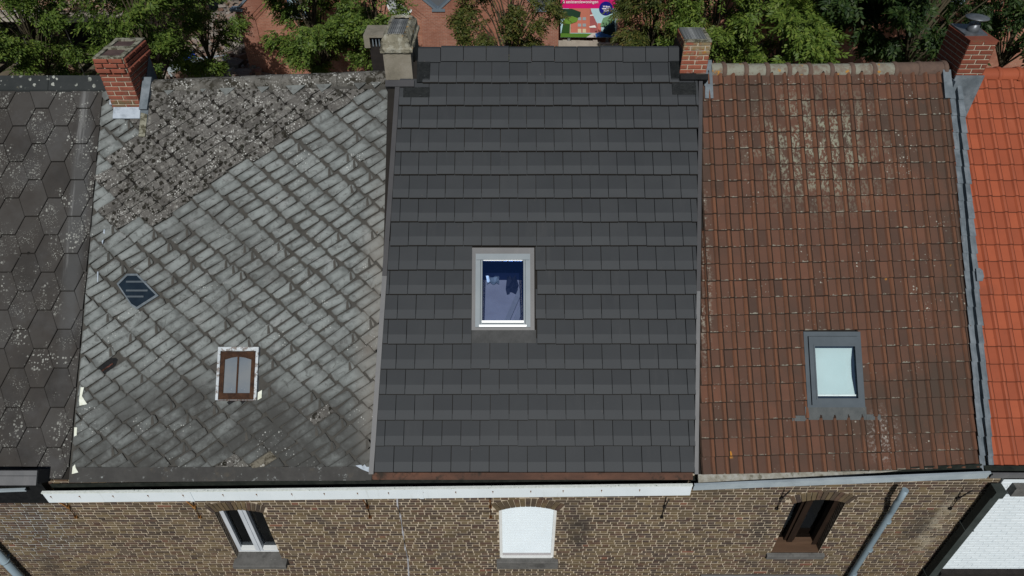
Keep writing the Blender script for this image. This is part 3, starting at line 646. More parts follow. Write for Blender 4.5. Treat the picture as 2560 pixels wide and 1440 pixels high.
# cut slates under the ridge: bare grey triangles
for cxp, w_ in [(430, 34), (515, 30), (575, 44), (665, 40), (745, 50), (815, 46), (905, 42), (945, 40)]:
    a = PL.px(cxp, 214-(cxp-400)*.045); u = w_*.0057; g = Geo()
    g.slab(PL, [(a[0]-u*.9, a[1]+.02), (a[0]-u*.15, a[1]-u*.85), (a[0]+u*.9, a[1]+.02)], .02, .045); part('ridge_slate', g, m_slate, roof)
# ridge of half-round cement pieces
rx0, rx1 = -5.06, -1.66
for k in range(9):
    xa = rx0+(rx1-rx0)*k/9; xb = rx0+(rx1-rx0)*(k+1)/9-.004; g = Geo(); V = []; n = 7
    for x in (xa, (xa+xb)/2, xb):
        f_ = (x-rx0)/(rx1-rx0); c = PL.at(0, 5.24+.14*f_, 0); rad = .135
        for i in range(n):
            an = R(-28+(210)*i/(n-1)); V.append((x+rng.uniform(-.003, .003), c[1]+.06-rad*math.cos(an)*.9, c[2]+.0+rad*math.sin(an)*.8+rng.uniform(-.006, .006)))
    g.add(V, [(s_*n+i, s_*n+n+i, s_*n+n+i+1, s_*n+i+1) for s_ in range(2) for i in range(n-1)], 0, None, True)
    g.add(V[:n], [tuple(range(n))]); g.add(V[-n:], [tuple(range(n-1, -1, -1))])
    part('ridge_tile', g, m_cemridge, roof)
g = Geo(); g.slab(PL, [(-5.67, -.05), (-1.80, -.02), (-1.79, .15), (-5.66, .14)], .0, .034); part('eave_strip', g, m_eave, roof)
# broken slate: reddish batten in the hole
g = Geo(); e = (pa[0]*.3, pa[1]*.3); q2 = (qa[0]*.12, qa[1]*.12)
g.slab(PL, [(hole[0]-e[0]+q2[0], hole[1]-e[1]+q2[1]), (hole[0]+e[0]+q2[0], hole[1]+e[1]+q2[1]), (hole[0]+e[0]-q2[0]*.3, hole[1]+e[1]-q2[1]*.3), (hole[0]-e[0]-q2[0]*.3, hole[1]-e[1]-q2[1]*.3)][::-1], .006, .012)
g3 = Geo(); rr_ = random.Random(5); hp = []
for i in range(14):
    an = 2*math.pi*i/14; rx, ry = .165*(1+rr_.uniform(-.2, .15)), .078*(1+rr_.uniform(-.3, .2)); u_, v_ = rx*math.cos(an), ry*math.sin(an); hp.append((hole[0]+u_*math.cos(ang)-v_*math.sin(ang), hole[1]+u_*math.sin(ang)+v_*math.cos(ang)))
g3.slab(PL, hp, .001, .0055); part('hole_shade_patch', g3, m_black, roof)  # black slab painted as the dark inside the hole
part('exposed_batten', g, MAT('red_batten', [(.15, .06, .05), (.02, .012, .008), (.1, .04, .03)], 14, .1, .9, .5), roof)
# sealant dabs along the verge
for i, pp in enumerate([[(206, 968), (214, 968), (209, 990), (222, 1010), (203, 1014), (202, 1000)], [(190, 1068), (197, 1068), (196, 1085), (199, 1105), (189, 1108)], [(186, 1166), (192, 1160), (193, 1168), (200, 1180), (184, 1184)],
                         [(263, 575), (267, 575), (264, 595), (260, 612), (258, 605)], [(247, 680), (250, 680), (249, 706), (247, 706)], [(890, 1163), (925, 1158), (925, 1180), (905, 1172)]]):
    P = [PL.px(*p) for p in pp]; s_ = sum(P[k-1][0]*P[k][1]-P[k][0]*P[k-1][1] for k in range(len(P)))
    g = Geo(); g.slab(PL, P if s_ > 0 else P[::-1], .01, .036); part('sealant_dab', g, m_patch if i < 3 else m_whitelead, roof)
# glass slate with two bars
P = gtp; s_ = sum(P[k-1][0]*P[k][1]-P[k][0]*P[k-1][1] for k in range(len(P))); P = P if s_ > 0 else P[::-1]
g = Geo(); cx = sum(p[0] for p in P)/len(P); cy = sum(p[1] for p in P)/len(P); O = [(cx+(x-cx)*1.14, cy+(y-cy)*1.14) for x, y in P]; k = len(P)
V = [PL.at(x, t, .03) for x, t in O]+[PL.at(x, t, .034) for x, t in P]+[PL.at(x, t, .0) for x, t in O]
g.add(V, [(i, (i+1) % k, k+(i+1) % k, k+i) for i in range(k)]+[(2*k+i, 2*k+(i+1) % k, (i+1) % k, i) for i in range(k)])
gt = part('glass_slate', g, m_lead, H_gry, 'small diamond glass slate over dark loft')
g = Geo(); g.pquad(PL, P, .026); part('pane', g, MAT('loft_glass', [(.006, .011, .018), (.011, .02, .03)], 5, .1, .12, 0, 20, spec=.6), gt)
for py in (705, 727, 742):
    a = PL.px(318, py); b = PL.px(372 if py < 740 else 362, py); g = Geo(); g.pbox(PL, a[0], b[0], a[1]-.012, a[1]+.012, .027, .031); part('bar', g, m_slategrey, gt)

# ------------------------------------------------------------------ skylights
def frame_bars(g, P, x0, x1, t0, t1, w, h0, h1, mi=0, wt=None, wb=None):
    wt = wt or w; wb = wb or w
    g.pbox(P, x0, x0+w, t0+wb, t1-wt, h0, h1, mi); g.pbox(P, x1-w, x1, t0+wb, t1-wt, h0, h1, mi)
    g.pbox(P, x0, x1, t0, t0+wb, h0, h1, mi); g.pbox(P, x0, x1, t1-wt, t1, h0, h1, mi); return g
# old timber skylight on the grey roof
x0, t1 = PL.px(548, 868); x1, t0 = PL.px(648, 1002); t0 = PL.px(600, 1000)[1]
g = Geo(); frame_bars(g, PL, x0+.015, x1-.015, t0, t1, .034, .0, .07, 0, .05, .004); sk = part('old_skylight', g, m_patch if False else MAT('flaking_white_paint', [(.36, .4, .43), (.52, .57, .6)], 14, .1, .8, .6, 30, [dict(k='noise', s=17, lo=.5, hi=.58, c=(.14, .11, .09), a=.85)]), H_gry, 'small skylight with flaking white surround and brown sash')
g = Geo(); frame_bars(g, PL, x0+.052, x1-.052, t0-.01, t1-.057, .055, .0, .06, 0, .06, .10); xm = (x0+x1)/2
g.pbox(PL, xm-.011, xm+.011, t0+.09, t1-.117, .0, .056, 0)
for sgn in (-1, 1): # curved head of each light
    xa = xm+sgn*.012; xb = xm+sgn*((x1-x0)/2-.107); pts = [(xa, t1-.115), (xb, t1-.115), (xb, t1-.165), ((xa+xb)/2, t1-.14), (xa, t1-.128)]
    if sgn < 0: pts = pts[::-1]
    g.slab(PL, pts[::-1], .02, .054)
part('sash', g, MAT('rusty_brown_sash', [(.02, .012, .009), (.045, .024, .015), (.07, .036, .02)], 14, .1, .8, .5, 40), sk)
for sgn in (-1, 1):
    g = Geo(); xa, xb = sorted((xm+sgn*.011, xm+sgn*((x1-x0)/2-.107))); g.pquad(PL, [(xa, t0+.09), (xb, t0+.09), (xb, t1-.117), (xa, t1-.117)], .045); part('pane', g, m_oldglass, sk)
g = Geo(); g.slab(PL, [(xm-.14, t0-.008), (xm-.05, t0-.13), (xm, t0-.12), (xm+.12, t0-.008)], .014, .03); part('tar_patch', g, m_black, sk)
g = Geo(); g.slab(PL, [(x1, t0+.0), (x1+.05, t0+.03), (x1+.05, t0+.13), (x1, t0+.1)], .02, .06); part('putty', g, m_patch, sk)

def pleats(g, P, x0, x1, t0, t1, h, mi=0, n=40, amp=.006, drop=.0):
    V = []
    for i in range(n*2+1):
        x = x0+(x1-x0)*i/(2*n); hh_ = h+(amp if i % 2 else 0)
        V += [P.at(x, t0, hh_-drop), P.at(x, t1, hh_)]
    g.add(V, [(2*i, 2*i+2, 2*i+3, 2*i+1) for i in range(n*2)], mi); return g
# new skylight on the anthracite roof
wx0, wt1 = PC.px(1181, 621); wx1, wt0 = PC.px(1336, 826); S2 = (wx0, wx1, wt0, wt1)
g = Geo(); frame_bars(g, PC, wx0, wx1, wt0, wt1, .075, .02, .05, 0, .085, .05)
sk2 = part('skylight', g, m_zinc, H_ctr, 'new aluminium skylight with clear blue-tinted pane')
g = Geo(); fx0, fx1, ft0, ft1 = wx0+.05, wx1-.055, wt0+.035, wt1-.09
frame_bars(g, PC, fx0, fx1, ft0, ft1, .062, .02, .105, 0, .075, .012); part('frame', g, m_alu, sk2)
g = Geo(); g.pbox(PC, fx0+.01, fx1-.01, ft1-.085, ft1-.01, .1, .132); part('hood', g, m_alu, sk2)
g = Geo(); frame_bars(g, PC, fx0+.066, fx1-.066, ft0+.03, ft1-.08, .022, .05, .098, 0, .012, .02); part('sash', g, m_alu, sk2)
g = Geo(); g.pbox(PC, fx0+.05, fx1-.05, ft0+.006, ft0+.03, .03, .112); g.pbox(PC, fx0+.085, fx1-.085, ft0+.058, ft0+.085, .06, .104); g.pbox(PC, fx0+.1, fx1-.1, ft1-.094, ft1-.085, .06, .108); part('trim', g, m_alubright, sk2)
px0, px1, pt0, pt1 = fx0+.088, fx1-.088, ft0+.085, ft1-.092
g = Geo(); g.pquad(PC, [(px0, pt0), (px1, pt0), (px1, pt1), (px0, pt1)], .085); part('pane', g, m_glassblue, sk2)
g = Geo(); pleats(g, PC, wx0, wx1+.02, wt0-.165, wt0+.004, .042, 0, 46, .006, .012); part('apron', g, m_apron2, sk2)
# loft seen through it
g = Geo(); zf = 6.6; a = PC.at(0, pt0-.1, -.06); b = PC.at(0, pt1+.1, -.06); lx0, lx1 = px0-.5, px1+.5; yb = 3.17; y_0 = .75; zr = 8.75
g.add([(lx0, y_0, zf), (lx1, y_0, zf), (lx1, yb, zf), (lx0, yb, zf)], [(0, 1, 2, 3)], 0)
g.add([(lx0, yb, zf), (lx1, yb, zf), (lx1, yb, zr), (lx0, yb, zr)], [(0, 1, 2, 3)], 1)
for x in (lx0, lx1): g.add([(x, y_0, zf), (x, yb, zf), (x, yb, zr), (x, y_0, zf+.03)], [(0, 1, 2, 3)], 1)
part('loft_floor', g, [m_floor, m_roomblue], H_ctr)
g = Geo()
for q0, q1, w_ in [((1268, 800), (1302, 722), .075), ((1290, 800), (1312, 752), .08)]:
    A = Vector(atz(*q0, zf+.04)); B = Vector(atz(*q1, zf+.12)); d_ = (B-A).normalized(); nn = Vector((-d_.y, d_.x, 0))*w_/2
    V = [A-nn, A+nn, B+nn, B-nn]; V += [p-Vector((0, 0, .03)) for p in V]
    g2 = Geo().add(V, [(3, 2, 1, 0), (0, 1, 5, 4), (1, 2, 6, 5), (2, 3, 7, 6), (3, 0, 4, 7)]); part('loose_plank', g2, m_plank, H_ctr)
g = Geo(); V = []
for i in range(6):
    for j in range(5): c_ = atz(1266+28*i/5, 742-42*j/4, zf); V.append((c_[0]+rng.uniform(-.02, .02), c_[1], zf+.03+rng.uniform(0, .1)))
g.add(V, [(i*5+j, (i+1)*5+j, (i+1)*5+j+1, i*5+j+1) for i in range(5) for j in range(4)]); part('dark_sack', g, FLAT('dark_sack_cloth', (.04, .038, .04), .8), H_ctr)
g = Geo(); V = []
for i in range(6):
    for j in range(4): c_ = atz(1218+28*i/5, 718-20*j/3, zf); V.append((c_[0]+rng.uniform(-.02, .02), c_[1], zf+.03+rng.uniform(0, .1)))
g.add(V, [(i*4+j, (i+1)*4+j, (i+1)*4+j+1, i*4+j+1) for i in range(5) for j in range(3)]); part('crumpled_foil', g, FLAT('crumpled_foil_sheet', (.4, .45, .42), .35, .3), H_ctr)
# skylight with pale blind on the brown roof
bx0, bt1 = PL.px(2004, 830); bx1, bt0 = PL.px(2158, 1018); bx1 = PL.px(2150, 920)[0]; bx0 = PL.px(2008, 920)[0]; S3 = (bx0, bx1, bt0, bt1)
g = Geo(); frame_bars(g, PL, bx0, bx1, bt0, bt1, .05, .03, .07, 0, .06, .03); sk3 = part('skylight', g, m_slategrey, H_brn, 'slate grey skylight with pale blind drawn down')
g = Geo(); frame_bars(g, PL, bx0+.055, bx1-.022, bt0+.03, bt1-.065, .055, .03, .092, 0, .11, .07); part('frame', g, m_slategrey, sk3)
g = Geo(); frame_bars(g, PL, bx0+.11, bx1-.077, bt0+.1, bt1-.175, .018, .05, .098, 0); part('sash', g, m_slategrey, sk3)
qx0, qx1, qt0, qt1 = bx0+.126, bx1-.093, bt0+.115, bt1-.19
g = Geo(); g.pquad(PL, [(qx0, qt0), (qx1, qt0), (qx1, qt1), (qx0, qt1)], .085); part('pane', g, m_glassclear, sk3)
g = Geo(); N = 10; V = []
for i in range(N+1):
    for j in range(9):
        u = i/N; t_ = j/8; edge = max(0, u-.86)/.14; V.append(PL.at(qx0+(qx1-qx0-.03)*u-(.03*edge*math.sin(t_*3.1)), qt0+.045+(qt1-qt0-.07)*t_,   .055+.015*edge+(rng.uniform(-.004, .004) if edge > 0 else 0)))
g.add(V, [(i*9+j, (i+1)*9+j, (i+1)*9+j+1, i*9+j+1) for i in range(N) for j in range(8)], 0, None, True); part('blind', g, m_blind, sk3)
g = Geo(); g.pbox(PL, qx0, qx1-.02, qt0+.03, qt0+.05, .052, .075); part('blind_rail', g, m_blindedge, sk3)
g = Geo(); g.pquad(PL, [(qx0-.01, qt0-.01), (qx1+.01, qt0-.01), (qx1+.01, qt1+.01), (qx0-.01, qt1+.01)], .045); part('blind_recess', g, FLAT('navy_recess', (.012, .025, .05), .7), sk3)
g = Geo(); pleats(g, PL, bx0-.03, bx1+.02, bt0-.16, bt0+.01, .055, 0, 40, .006, .01); pleats(g, PL, bx0-.2, bx0-.03, bt0-.175, bt0-.105, .05, 0, 8, .006); pleats(g, PL, bx1+.02, bx1+.2, bt0-.16, bt0-.09, .05, 0, 8, .006); part('apron', g, m_apron, sk3)

# ------------------------------------------------------------------ roof: anthracite flat tiles
cb = PC.px(1336, 1180)[1]; CT = 5.60
g = Geo()
def ring(g, P, X0, X1, T0, T1, x0, x1, t0, t1, h, mi=0): # sheet with a hole
    g.pquad(P, [(X0, T0), (X1, T0), (X1, t0), (X0, t0)], h, mi); g.pquad(P, [(X0, t1), (X1, t1), (X1, T1), (X0, T1)], h, mi)
    g.pquad(P, [(X0, t0), (x0, t0), (x0, t1), (X0, t1)], h, mi); g.pquad(P, [(x1, t0), (X1, t0), (X1, t1), (x1, t1)], h, mi)
CX = lambda t: (-1.755+.043*t, 2.30+.047*t)      # verges lean a little
ring(g, PC, -1.70, 2.30, cb+.02, CT, px0-.03, px1+.03, pt0-.03, pt1+.03, .0); ring(g, PC, -1.70, 2.30, cb+.02, CT, px0-.031, px1+.031, pt0-.031, pt1+.031, -.12)
V = [PC.at(x, t, h) for h in (0, -.12) for t in (pt0-.03, pt1+.03) for x in (px0-.03, px1+.03)]
g.add(V, [(0, 4, 5, 1), (2, 3, 7, 6), (0, 2, 6, 4), (1, 5, 7, 3)]); rear(PC, CT, -1.7, 2.45, 0, g)
g.slab(PC, [(1.9, cb), (2.31, cb), (2.53, CT), (1.9, CT)], -.12, -.002); g.slab(PC, [(-1.73, cb), (-1.3, cb), (-1.3, CT), (-1.54, CT)], -.12, -.002)
roof = part('roof', g, m_deck, H_ctr)
EXP, CW = .3225, .2414
def flat_tile(w, l): # nose band is a separate face; local origin at the lower left
    th = .036; b = .0075; g = Geo(); ys = [0, b, l*.32, l]
    V = []
    for i, y in enumerate(ys):
        top = th if i not in (0,) else th-b
        V += [(0, y, top-b if False else top), (w, y, top)]
    V += [(0, 0, 0), (w, 0, 0), (0, l, 0), (w, l, 0)]
    uv = [(x/w, y/l) for x, y, z in V]
    g.add(V, [(8, 9, 1, 0), (0, 1, 3, 2)], 2, uv); g.add(V, [(2, 3, 5, 4)], 1, uv); g.add(V, [(4, 5, 7, 6)], 0, uv)  # nose front and chamfer coloured dark, painted shade of the lap gap
    g.add(V, [(8, 0, 2, 4, 6, 10), (9, 11, 7, 5, 3, 1)], 0, uv)
    return g
tl = EXP+.075; FT = flat_tile(CW-.008, tl); FTm = FT.mesh('flat_tile', [m_ctile, m_ctile2, m_deck])
ps = []
tilt = -math.atan2(.034, EXP)
x00 = PC.px(988, 1150)[0]
for r_ in range(17):
    t0 = cb+r_*EXP; l_, r2 = CX(t0+.15); l_ += .005; r2 -= .005
    if r_ == 16: r2 -= .28; l_ += .3
    off = x00+(0 if r_ % 2 == 0 else CW/2)
    k0 = math.floor((l_-off)/CW)
    jitter = rng.uniform(-.008, .008)
    for k in range(k0, k0+22):
        xa = off+jitter+k*CW; xb = xa+CW-.008; ca, cb_ = max(xa, l_), min(xb, r2)
        if cb_-ca < .02: continue
        segs = [(ca, cb_)]
        if S2[2]-.17 < t0+.16 < S2[3]+.02:
            ns = []
            for a, b in segs:
                if b <= S2[0] or a >= S2[1]+.015: ns.append((a, b)); continue
                if a < S2[0]: ns.append((a, S2[0]-.002))
                if b > S2[1]+.015: ns.append((S2[1]+.017, b))
            segs = ns
        for a, b in segs:
            if b-a < .02: continue
            w_ = b-a; ln = tl if r_ < 16 else .33
            M = PC.mat(a, t0+rng.uniform(-.003, .003), .026+rng.uniform(0, .0015), rng.uniform(-.004, .004), tilt+rng.uniform(-.003, .003), rng.uniform(-.003, .003))
            if abs(w_-(CW-.008)) < .002 and r_ < 16: ps.append((FT, FTm, M))
            else: gg = flat_tile(w_, ln); ps.append((gg, gg.mesh('flat_tile', [m_ctile, m_ctile2, m_deck]), M))
emit('flat_tile', ps, roof, [m_ctile, m_ctile2, m_deck])
# ridge caps
rxa, rxb = PC.px(1047, 142)[0], PC.px(1697, 134)[0]; n = 12
for k in range(n):
    xa = rxa+(rxb-rxa)*(k-.0)/11.5; xb = min(xa+(rxb-rxa)/11.5-.008, rxb); g = Geo()
    if xb-xa < .05: continue
    jj = rng.uniform(-.008, .008); a = PC.at(0, 5.56+jj, .055); b = PC.at(0, 5.75+jj, .075); V = []
    for x in (xa, xb): V += [(x, a[1], a[2]), (x, a[1]+.008, a[2]+.018), (x, b[1], b[2]), (x, b[1]+.06, b[2]+.0), (x, b[1]+.19, b[2]-.15), (x, a[1]+.02, a[2]-.03)]
    q = 6; g.add(V, [(i, q+i, q+(i+1) % q, (i+1) % q) for i in range(5)]+[(5, 4, 3, 2, 1, 0), tuple(range(q, 2*q))]); part('ridge_cap', g, m_ctile, roof)
# metal verges, fascia
def verge(name, P, xl, w, t0, t1, h0, h1, m, par): # xl: function of t
    g = Geo(); V = []
    for t in (t0, t1): V += [P.at(xl(t), t, h0), P.at(xl(t)+w, t, h0), P.at(xl(t)+w, t, h1), P.at(xl(t), t, h1)]
    g.add(V, [(3, 2, 6, 7), (0, 4, 5, 1), (1, 5, 6, 2), (4, 0, 3, 7), (0, 1, 2, 3), (7, 6, 5, 4)]); return part(name, g, m, par)
verge('verge_strip', PC, lambda t: CX(t)[0]-.055, .06, cb-.02, 2.6, -.14, .058, m_zinc, roof); verge('verge_strip', PC, lambda t: CX(t)[0]-.057, .062, 2.6, 5.22, -.14, .062, m_zincdark, roof)
verge('verge_strip', PC, lambda t: CX(t)[1]-.004, .05, cb-.02, 2.4, -.14, .056, m_zinc, roof); verge('verge_strip', PC, lambda t: CX(t)[1]-.006, .052, 2.4, 5.28, -.14, .06, m_zincdark, roof)
g = Geo(); g.pbox(PC, -1.78, 2.30, cb-.10, cb-.012, -.13, -.03); part('fascia_board', g, m_fascia, roof)
# crinkled flashing beside the two chimneys
def flash(pts, par, m=m_ribbed, P=PC, h=.055, n=14, vert=True):
    (xa, ta), (xb, tb) = P.px(*pts[0]), P.px(*pts[1]); g = Geo()
    if vert: pleats(g, P, xa, xb, tb, ta, h, 0, n, .005)
    else:
        V = []
        for i in range(2*n+1):
            t = tb+(ta-tb)*i/(2*n); V += [P.at(xa, t, h+(.006 if i % 2 else 0)), P.at(xb, t, h+(.006 if i % 2 else 0))]
        g.add(V, [(2*i, 2*i+1, 2*i+3, 2*i+2) for i in range(2*n)])
    return part('crinkled_flashing', g, m, par)
flash([(1044, 154), (1076, 210)], roof); flash([(1010, 222), (1075, 247)], roof, vert=False, n=8)
flash([(1673, 148), (1697, 205)], roof); flash([(1678, 210), (1738, 240)], roof, vert=False, n=9)

# ------------------------------------------------------------------ interlocking clay tiles (brown and orange)
def roll_tile(w, l, th=.02, flip=False): # roll on the right edge, overlapping the neighbour; origin lower left
    rw = .050*w/.178; prof = [(0, .0), (.021, .003), (w-rw-.010, .004), (w-rw-.002, .012), (w-rw*.78, .027), (w-rw*.45, .033), (w-rw*.12, .027), (w+.004, .006)]
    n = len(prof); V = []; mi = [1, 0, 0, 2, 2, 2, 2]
    yl = l-.03
    for y, up in ((0, 0), (.008, .004), (max(.02, yl-.012), .004), (l, .004)):
        for x, z in prof: V.append((x, y, z+th-.004+up))
    V += [(x, 0, z-.008) for x, z in prof]
    uv = [(p[0]/w, p[1]/l) for p in V]; g = Geo()
    for i in range(n-1): g.add(V, [(s_*n+i, s_*n+i+1, s_*n+n+i+1, s_*n+n+i) for s_ in range(2)], mi[i], uv, i > 2); g.add(V, [(2*n+i, 2*n+i+1, 3*n+i+1, 3*n+i)], 1, uv)  # last ring coloured dark, painted shade below the overlapping nose
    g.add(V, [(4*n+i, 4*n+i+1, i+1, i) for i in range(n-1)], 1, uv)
    return g
g = Geo(); g.slab(PL, [(2.38, -.02), (6.06, .03), (6.06, TR+.2), (2.66, TR+.2)], -.14, .0); rear(PL, TR+.2, 2.4, 6.06, 0, g)
roof = part('roof', g, m_deck, H_brn)
BW = .1776; BL = .228
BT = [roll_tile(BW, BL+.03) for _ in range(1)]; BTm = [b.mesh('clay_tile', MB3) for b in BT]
ps = []; nb = 24
def brow(x, i): # t of the lower edge of row i at x
    u = (x-2.43)/(6.0-2.43); return (.045+.095*u)+i*(.2281-.0031*u)
for i in range(nb):
    for k in range(21):
        xa = 2.432-.0105*brow(4, i)+k*BW; xa_ = xa; w_ = BW
        lft = 2.40+.05*i*.228*.9; 
        if xa+BW < lft: continue
        if xa < lft: w_ = xa+BW-lft; xa_ = lft
        rt = 6.03
        if xa_ > rt-.04: continue
        if xa_+w_ > rt: w_ = rt-xa_
        if w_ < .04: continue
        t = brow(xa_, i)
        if S3[0]-.01 < xa_+w_/2 < S3[1]+.02 and S3[2]-.1 < t+.114 < S3[3]-.02: continue
        rz = math.atan2(brow(xa_+.5, i)-t, .5)
        M = PL.mat(xa_, t+rng.uniform(-.004, .004), .018+rng.uniform(0, .004), rz+rng.uniform(-.008, .008), -.07+rng.uniform(-.008, .008), rng.uniform(-.015, .015))
        ln = BL+.03
        if i == nb-1: ln = .2
        if abs(w_-BW) < 1e-4 and i < nb-1: ps.append((BT[0], BTm[0], M))
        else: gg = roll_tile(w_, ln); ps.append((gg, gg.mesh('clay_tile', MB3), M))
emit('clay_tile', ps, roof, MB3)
g = Geo(); g.slab(PL, [(2.39, -.07), (6.05, .02), (6.05, .12), (2.39, .05)], -.02, .014); part('eave_strip', g, m_eaveb, roof)
def round_ridge(y, z, xa, xb, rad, m, mc, par, n=9, collar=True):
    g = Geo(); V = []; k = 9
    for x, rr in ((xa, rad*.97), (xb-.05, rad), (xb, rad)):
        for i in range(k): an = R(-12+204*i/(k-1)); V.append((x, y-rr*math.cos(an), z+rr*math.sin(an)*.85))
    g.add(V, [(s_*k+i, s_*k+k+i, s_*k+k+i+1, s_*k+i+1) for s_ in range(2) for i in range(k-1)], 0, None, True); g.add(V[:k], [tuple(range(k))]); g.add(V[-k:], [tuple(range(k-1, -1, -1))])
    o = part('ridge_tile', g, m, par)
    if collar:
        g = Geo(); V = []
        for x, rr in ((xb-.055, rad*1.02), (xb-.045, rad*1.14), (xb-.005, rad*1.16), (xb+.008, rad*1.02)):
            for i in range(k): an = R(-14+208*i/(k-1)); V.append((x, y-rr*math.cos(an), z+rr*math.sin(an)*.85))
        g.add(V, [(s_*k+i, s_*k+k+i, s_*k+k+i+1, s_*k+i+1) for s_ in range(3) for i in range(k-1)], 0, None, True); part('ridge_collar', g, mc, par)
    return o
xr = [PL.px(x, 172)[0] for x in (1776, 1812, 1866, 1920, 1974, 2026, 2080, 2132, 2186, 2240, 2300, 2362)]
for k in range(len(xr)-1):
    c = PL.at(0, 5.475+.02*k/10, .0); sag = -.025*math.sin(math.pi*(k+.5)/11)
    round_ridge(c[1]+.06, c[2]+.022+sag, xr[k], xr[k+1], .119, m_bridge if k < 9 else m_bcollar, m_bcollar, roof)
# orange roof
oe = PO.px(2500, 1183)[1]; OT = 5.66
g = Geo(); g.slab(PO, [(6.1, oe-.02), (10.7, oe-.02), (10.7, OT), (6.1, OT)], -.14, .0); rear(PO, OT, 6.1, 10.7, 0, g); roof = part('roof', g, m_deck, H_org)
OW, OL = .188, .2338
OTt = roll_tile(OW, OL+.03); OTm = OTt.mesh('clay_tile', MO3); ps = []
ox0 = 6.487-OW*1.0
for i in range(24):
    for k in range(-2, 24):
        xa = ox0+k*OW+.012; xa_ = xa; w_ = OW; t = oe+i*OL
        lft = 6.13-.004*t
        if xa+OW < lft: continue
        if xa < lft: w_ = xa+OW-lft; xa_ = lft
        if w_ < .04: continue
        M = PO.mat(xa_, t+rng.uniform(-.0015, .0015), .018+rng.uniform(0, .0015), rng.uniform(-.003, .003), -.055+rng.uniform(-.003, .003), rng.uniform(-.004, .004))
        if abs(w_-OW) < 1e-4: ps.append((OTt, OTm, M))
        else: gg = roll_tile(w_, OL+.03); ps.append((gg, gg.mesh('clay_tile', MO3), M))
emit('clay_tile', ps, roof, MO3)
c = PO.at(0, 5.63, .02)
for k in range(12): round_ridge(c[1]+.05, c[2]+.01, 6.5+k*.29, 6.5+(k+1)*.29, .12, m_otile, m_otile, roof)
# lead valley between brown and orange
def strip(pxl, P, w, h, m, name, par, n=1):
    return None
g = Geo(); V = []
prof = [(0, .055), (.04, .06), (.05, .02), (.09, -.03), (.11, -.02), (.122, .03), (.165, .03)]
va = lambda t: 6.015+.0135*t-.006*t
for j in range(24):
    t = .06+j*.231
    for dx, h in prof: V.append(PL.at(va(t)+dx*(1.05-.05*t/5)+rng.uniform(-.006, .006), t, h+rng.uniform(-.004, .004)))
k = len(prof); g.add(V, [(j*k+i, j*k+i+1, (j+1)*k+i+1, (j+1)*k+i) for j in range(23) for i in range(k-1)]); val = part('valley_gutter', g, m_lead, H_brn, 'grey lead gutter between brown and orange roofs')
for j in range(22): # lead soakers, one per course on either side
    t = .05+j*.2395
    for dx, w_, hh_ in ((-.03, .07, .068), (.105, .075, .036)):
        g = Geo(); e = rng.uniform(-.01, .012); x = va(t)+dx
        V = [PL.at(x+rng.uniform(-.004, .004), t, hh_+.008), PL.at(x+w_+e, t+rng.uniform(-.006, .006), hh_+.006), PL.at(x+w_+e-.008, t+.25, hh_-.006), PL.at(x, t+.25, hh_-.006), PL.at(x+w_*.5, t-.004, hh_+.016), PL.at(x+w_*.5, t+.25, hh_+.004)]
        g.add(V, [(0, 4, 5, 3), (4, 1, 2, 5)]); V2 = [PL.at(x, t, hh_-.004), PL.at(x+w_+e, t, hh_-.004)]
        g.add([V[0], V[4], V[1], V2[1], V2[0]], [(4, 3, 2, 1, 0)]); part('lead_soaker', g, m_lead, val)
g = Geo(); a = PL.px(2436, 688); g.slab(PL, [(a[0]-.02, a[1]-.09), (a[0]+.05, a[1]-.09), (a[0]+.075, a[1]-.03), (a[0]+.065, a[1]+.05), (a[0]+.03, a[1]+.085), (a[0]-.02, a[1]+.08)], .05, .075); part('lead_tab', g, m_lead, val)

# ------------------------------------------------------------------ chimneys
def chimney(house, x0, x1, y0, y1, zb, zt, m, name, label, bl=.181, bh=.050, corbel=None, core=m_chmortar):
    g = Geo(); g.box(x0+.008, x1-.008, y0+.008, y1-.008, zb, zt-.008); ch = part(name, g, core, house, label)
    ps = []; cw = bh+.0145; n = int((zt-zb)/cw); cache = {}
    W, D = x1-x0, y1-y0
    for r_ in range(n+1):
        z1 = zt-r_*cw; z0 = z1-bh; pr = corbel.get(r_, 0) if corbel else 0
        for side in range(4):
            L = W if side in (0, 2) else D
            off = 0 if (r_+side) % 2 == 0 else -bl/2
            a = off
            while a < L-.01:
                s0, s1 = max(0, a), min(L, a+bl); a += bl+.015
                if s1-s0 < .03: continue
                ln = round(s1-s0, 3); key = ln
                if key not in cache: gg = brick_geo(ln, bh, int(ln*1000)); cache[key] = (gg, gg.mesh('brick', m))
                c_ = (s0+s1)/2; zz = (z0+z1)/2
                if side == 0: M = Matrix.Translation((x0+c_, y0-pr+.008, zz))
                elif side == 2: M = Matrix.Translation((x1-c_, y1+pr-.008, zz)) @ Matrix.Rotation(math.pi, 4, 'Z')
                elif side == 1: M = Matrix.Translation((x1+pr-.008, y0+c_, zz)) @ Matrix.Rotation(math.pi/2, 4, 'Z')
                else: M = Matrix.Translation((x0-pr+.008, y1-c_, zz)) @ Matrix.Rotation(-math.pi/2, 4, 'Z')
                dp = (pr+.02)/.011
                ps.append((cache[key][0], cache[key][1], M @ Matrix.Rotation(rng.uniform(-.01, .01), 4, 'Y') @ Matrix.Diagonal((1, 1.0 if pr == 0 else 1+pr/.011*.9, 1, 1))))
    emit('brick', ps, ch, m)
    return ch
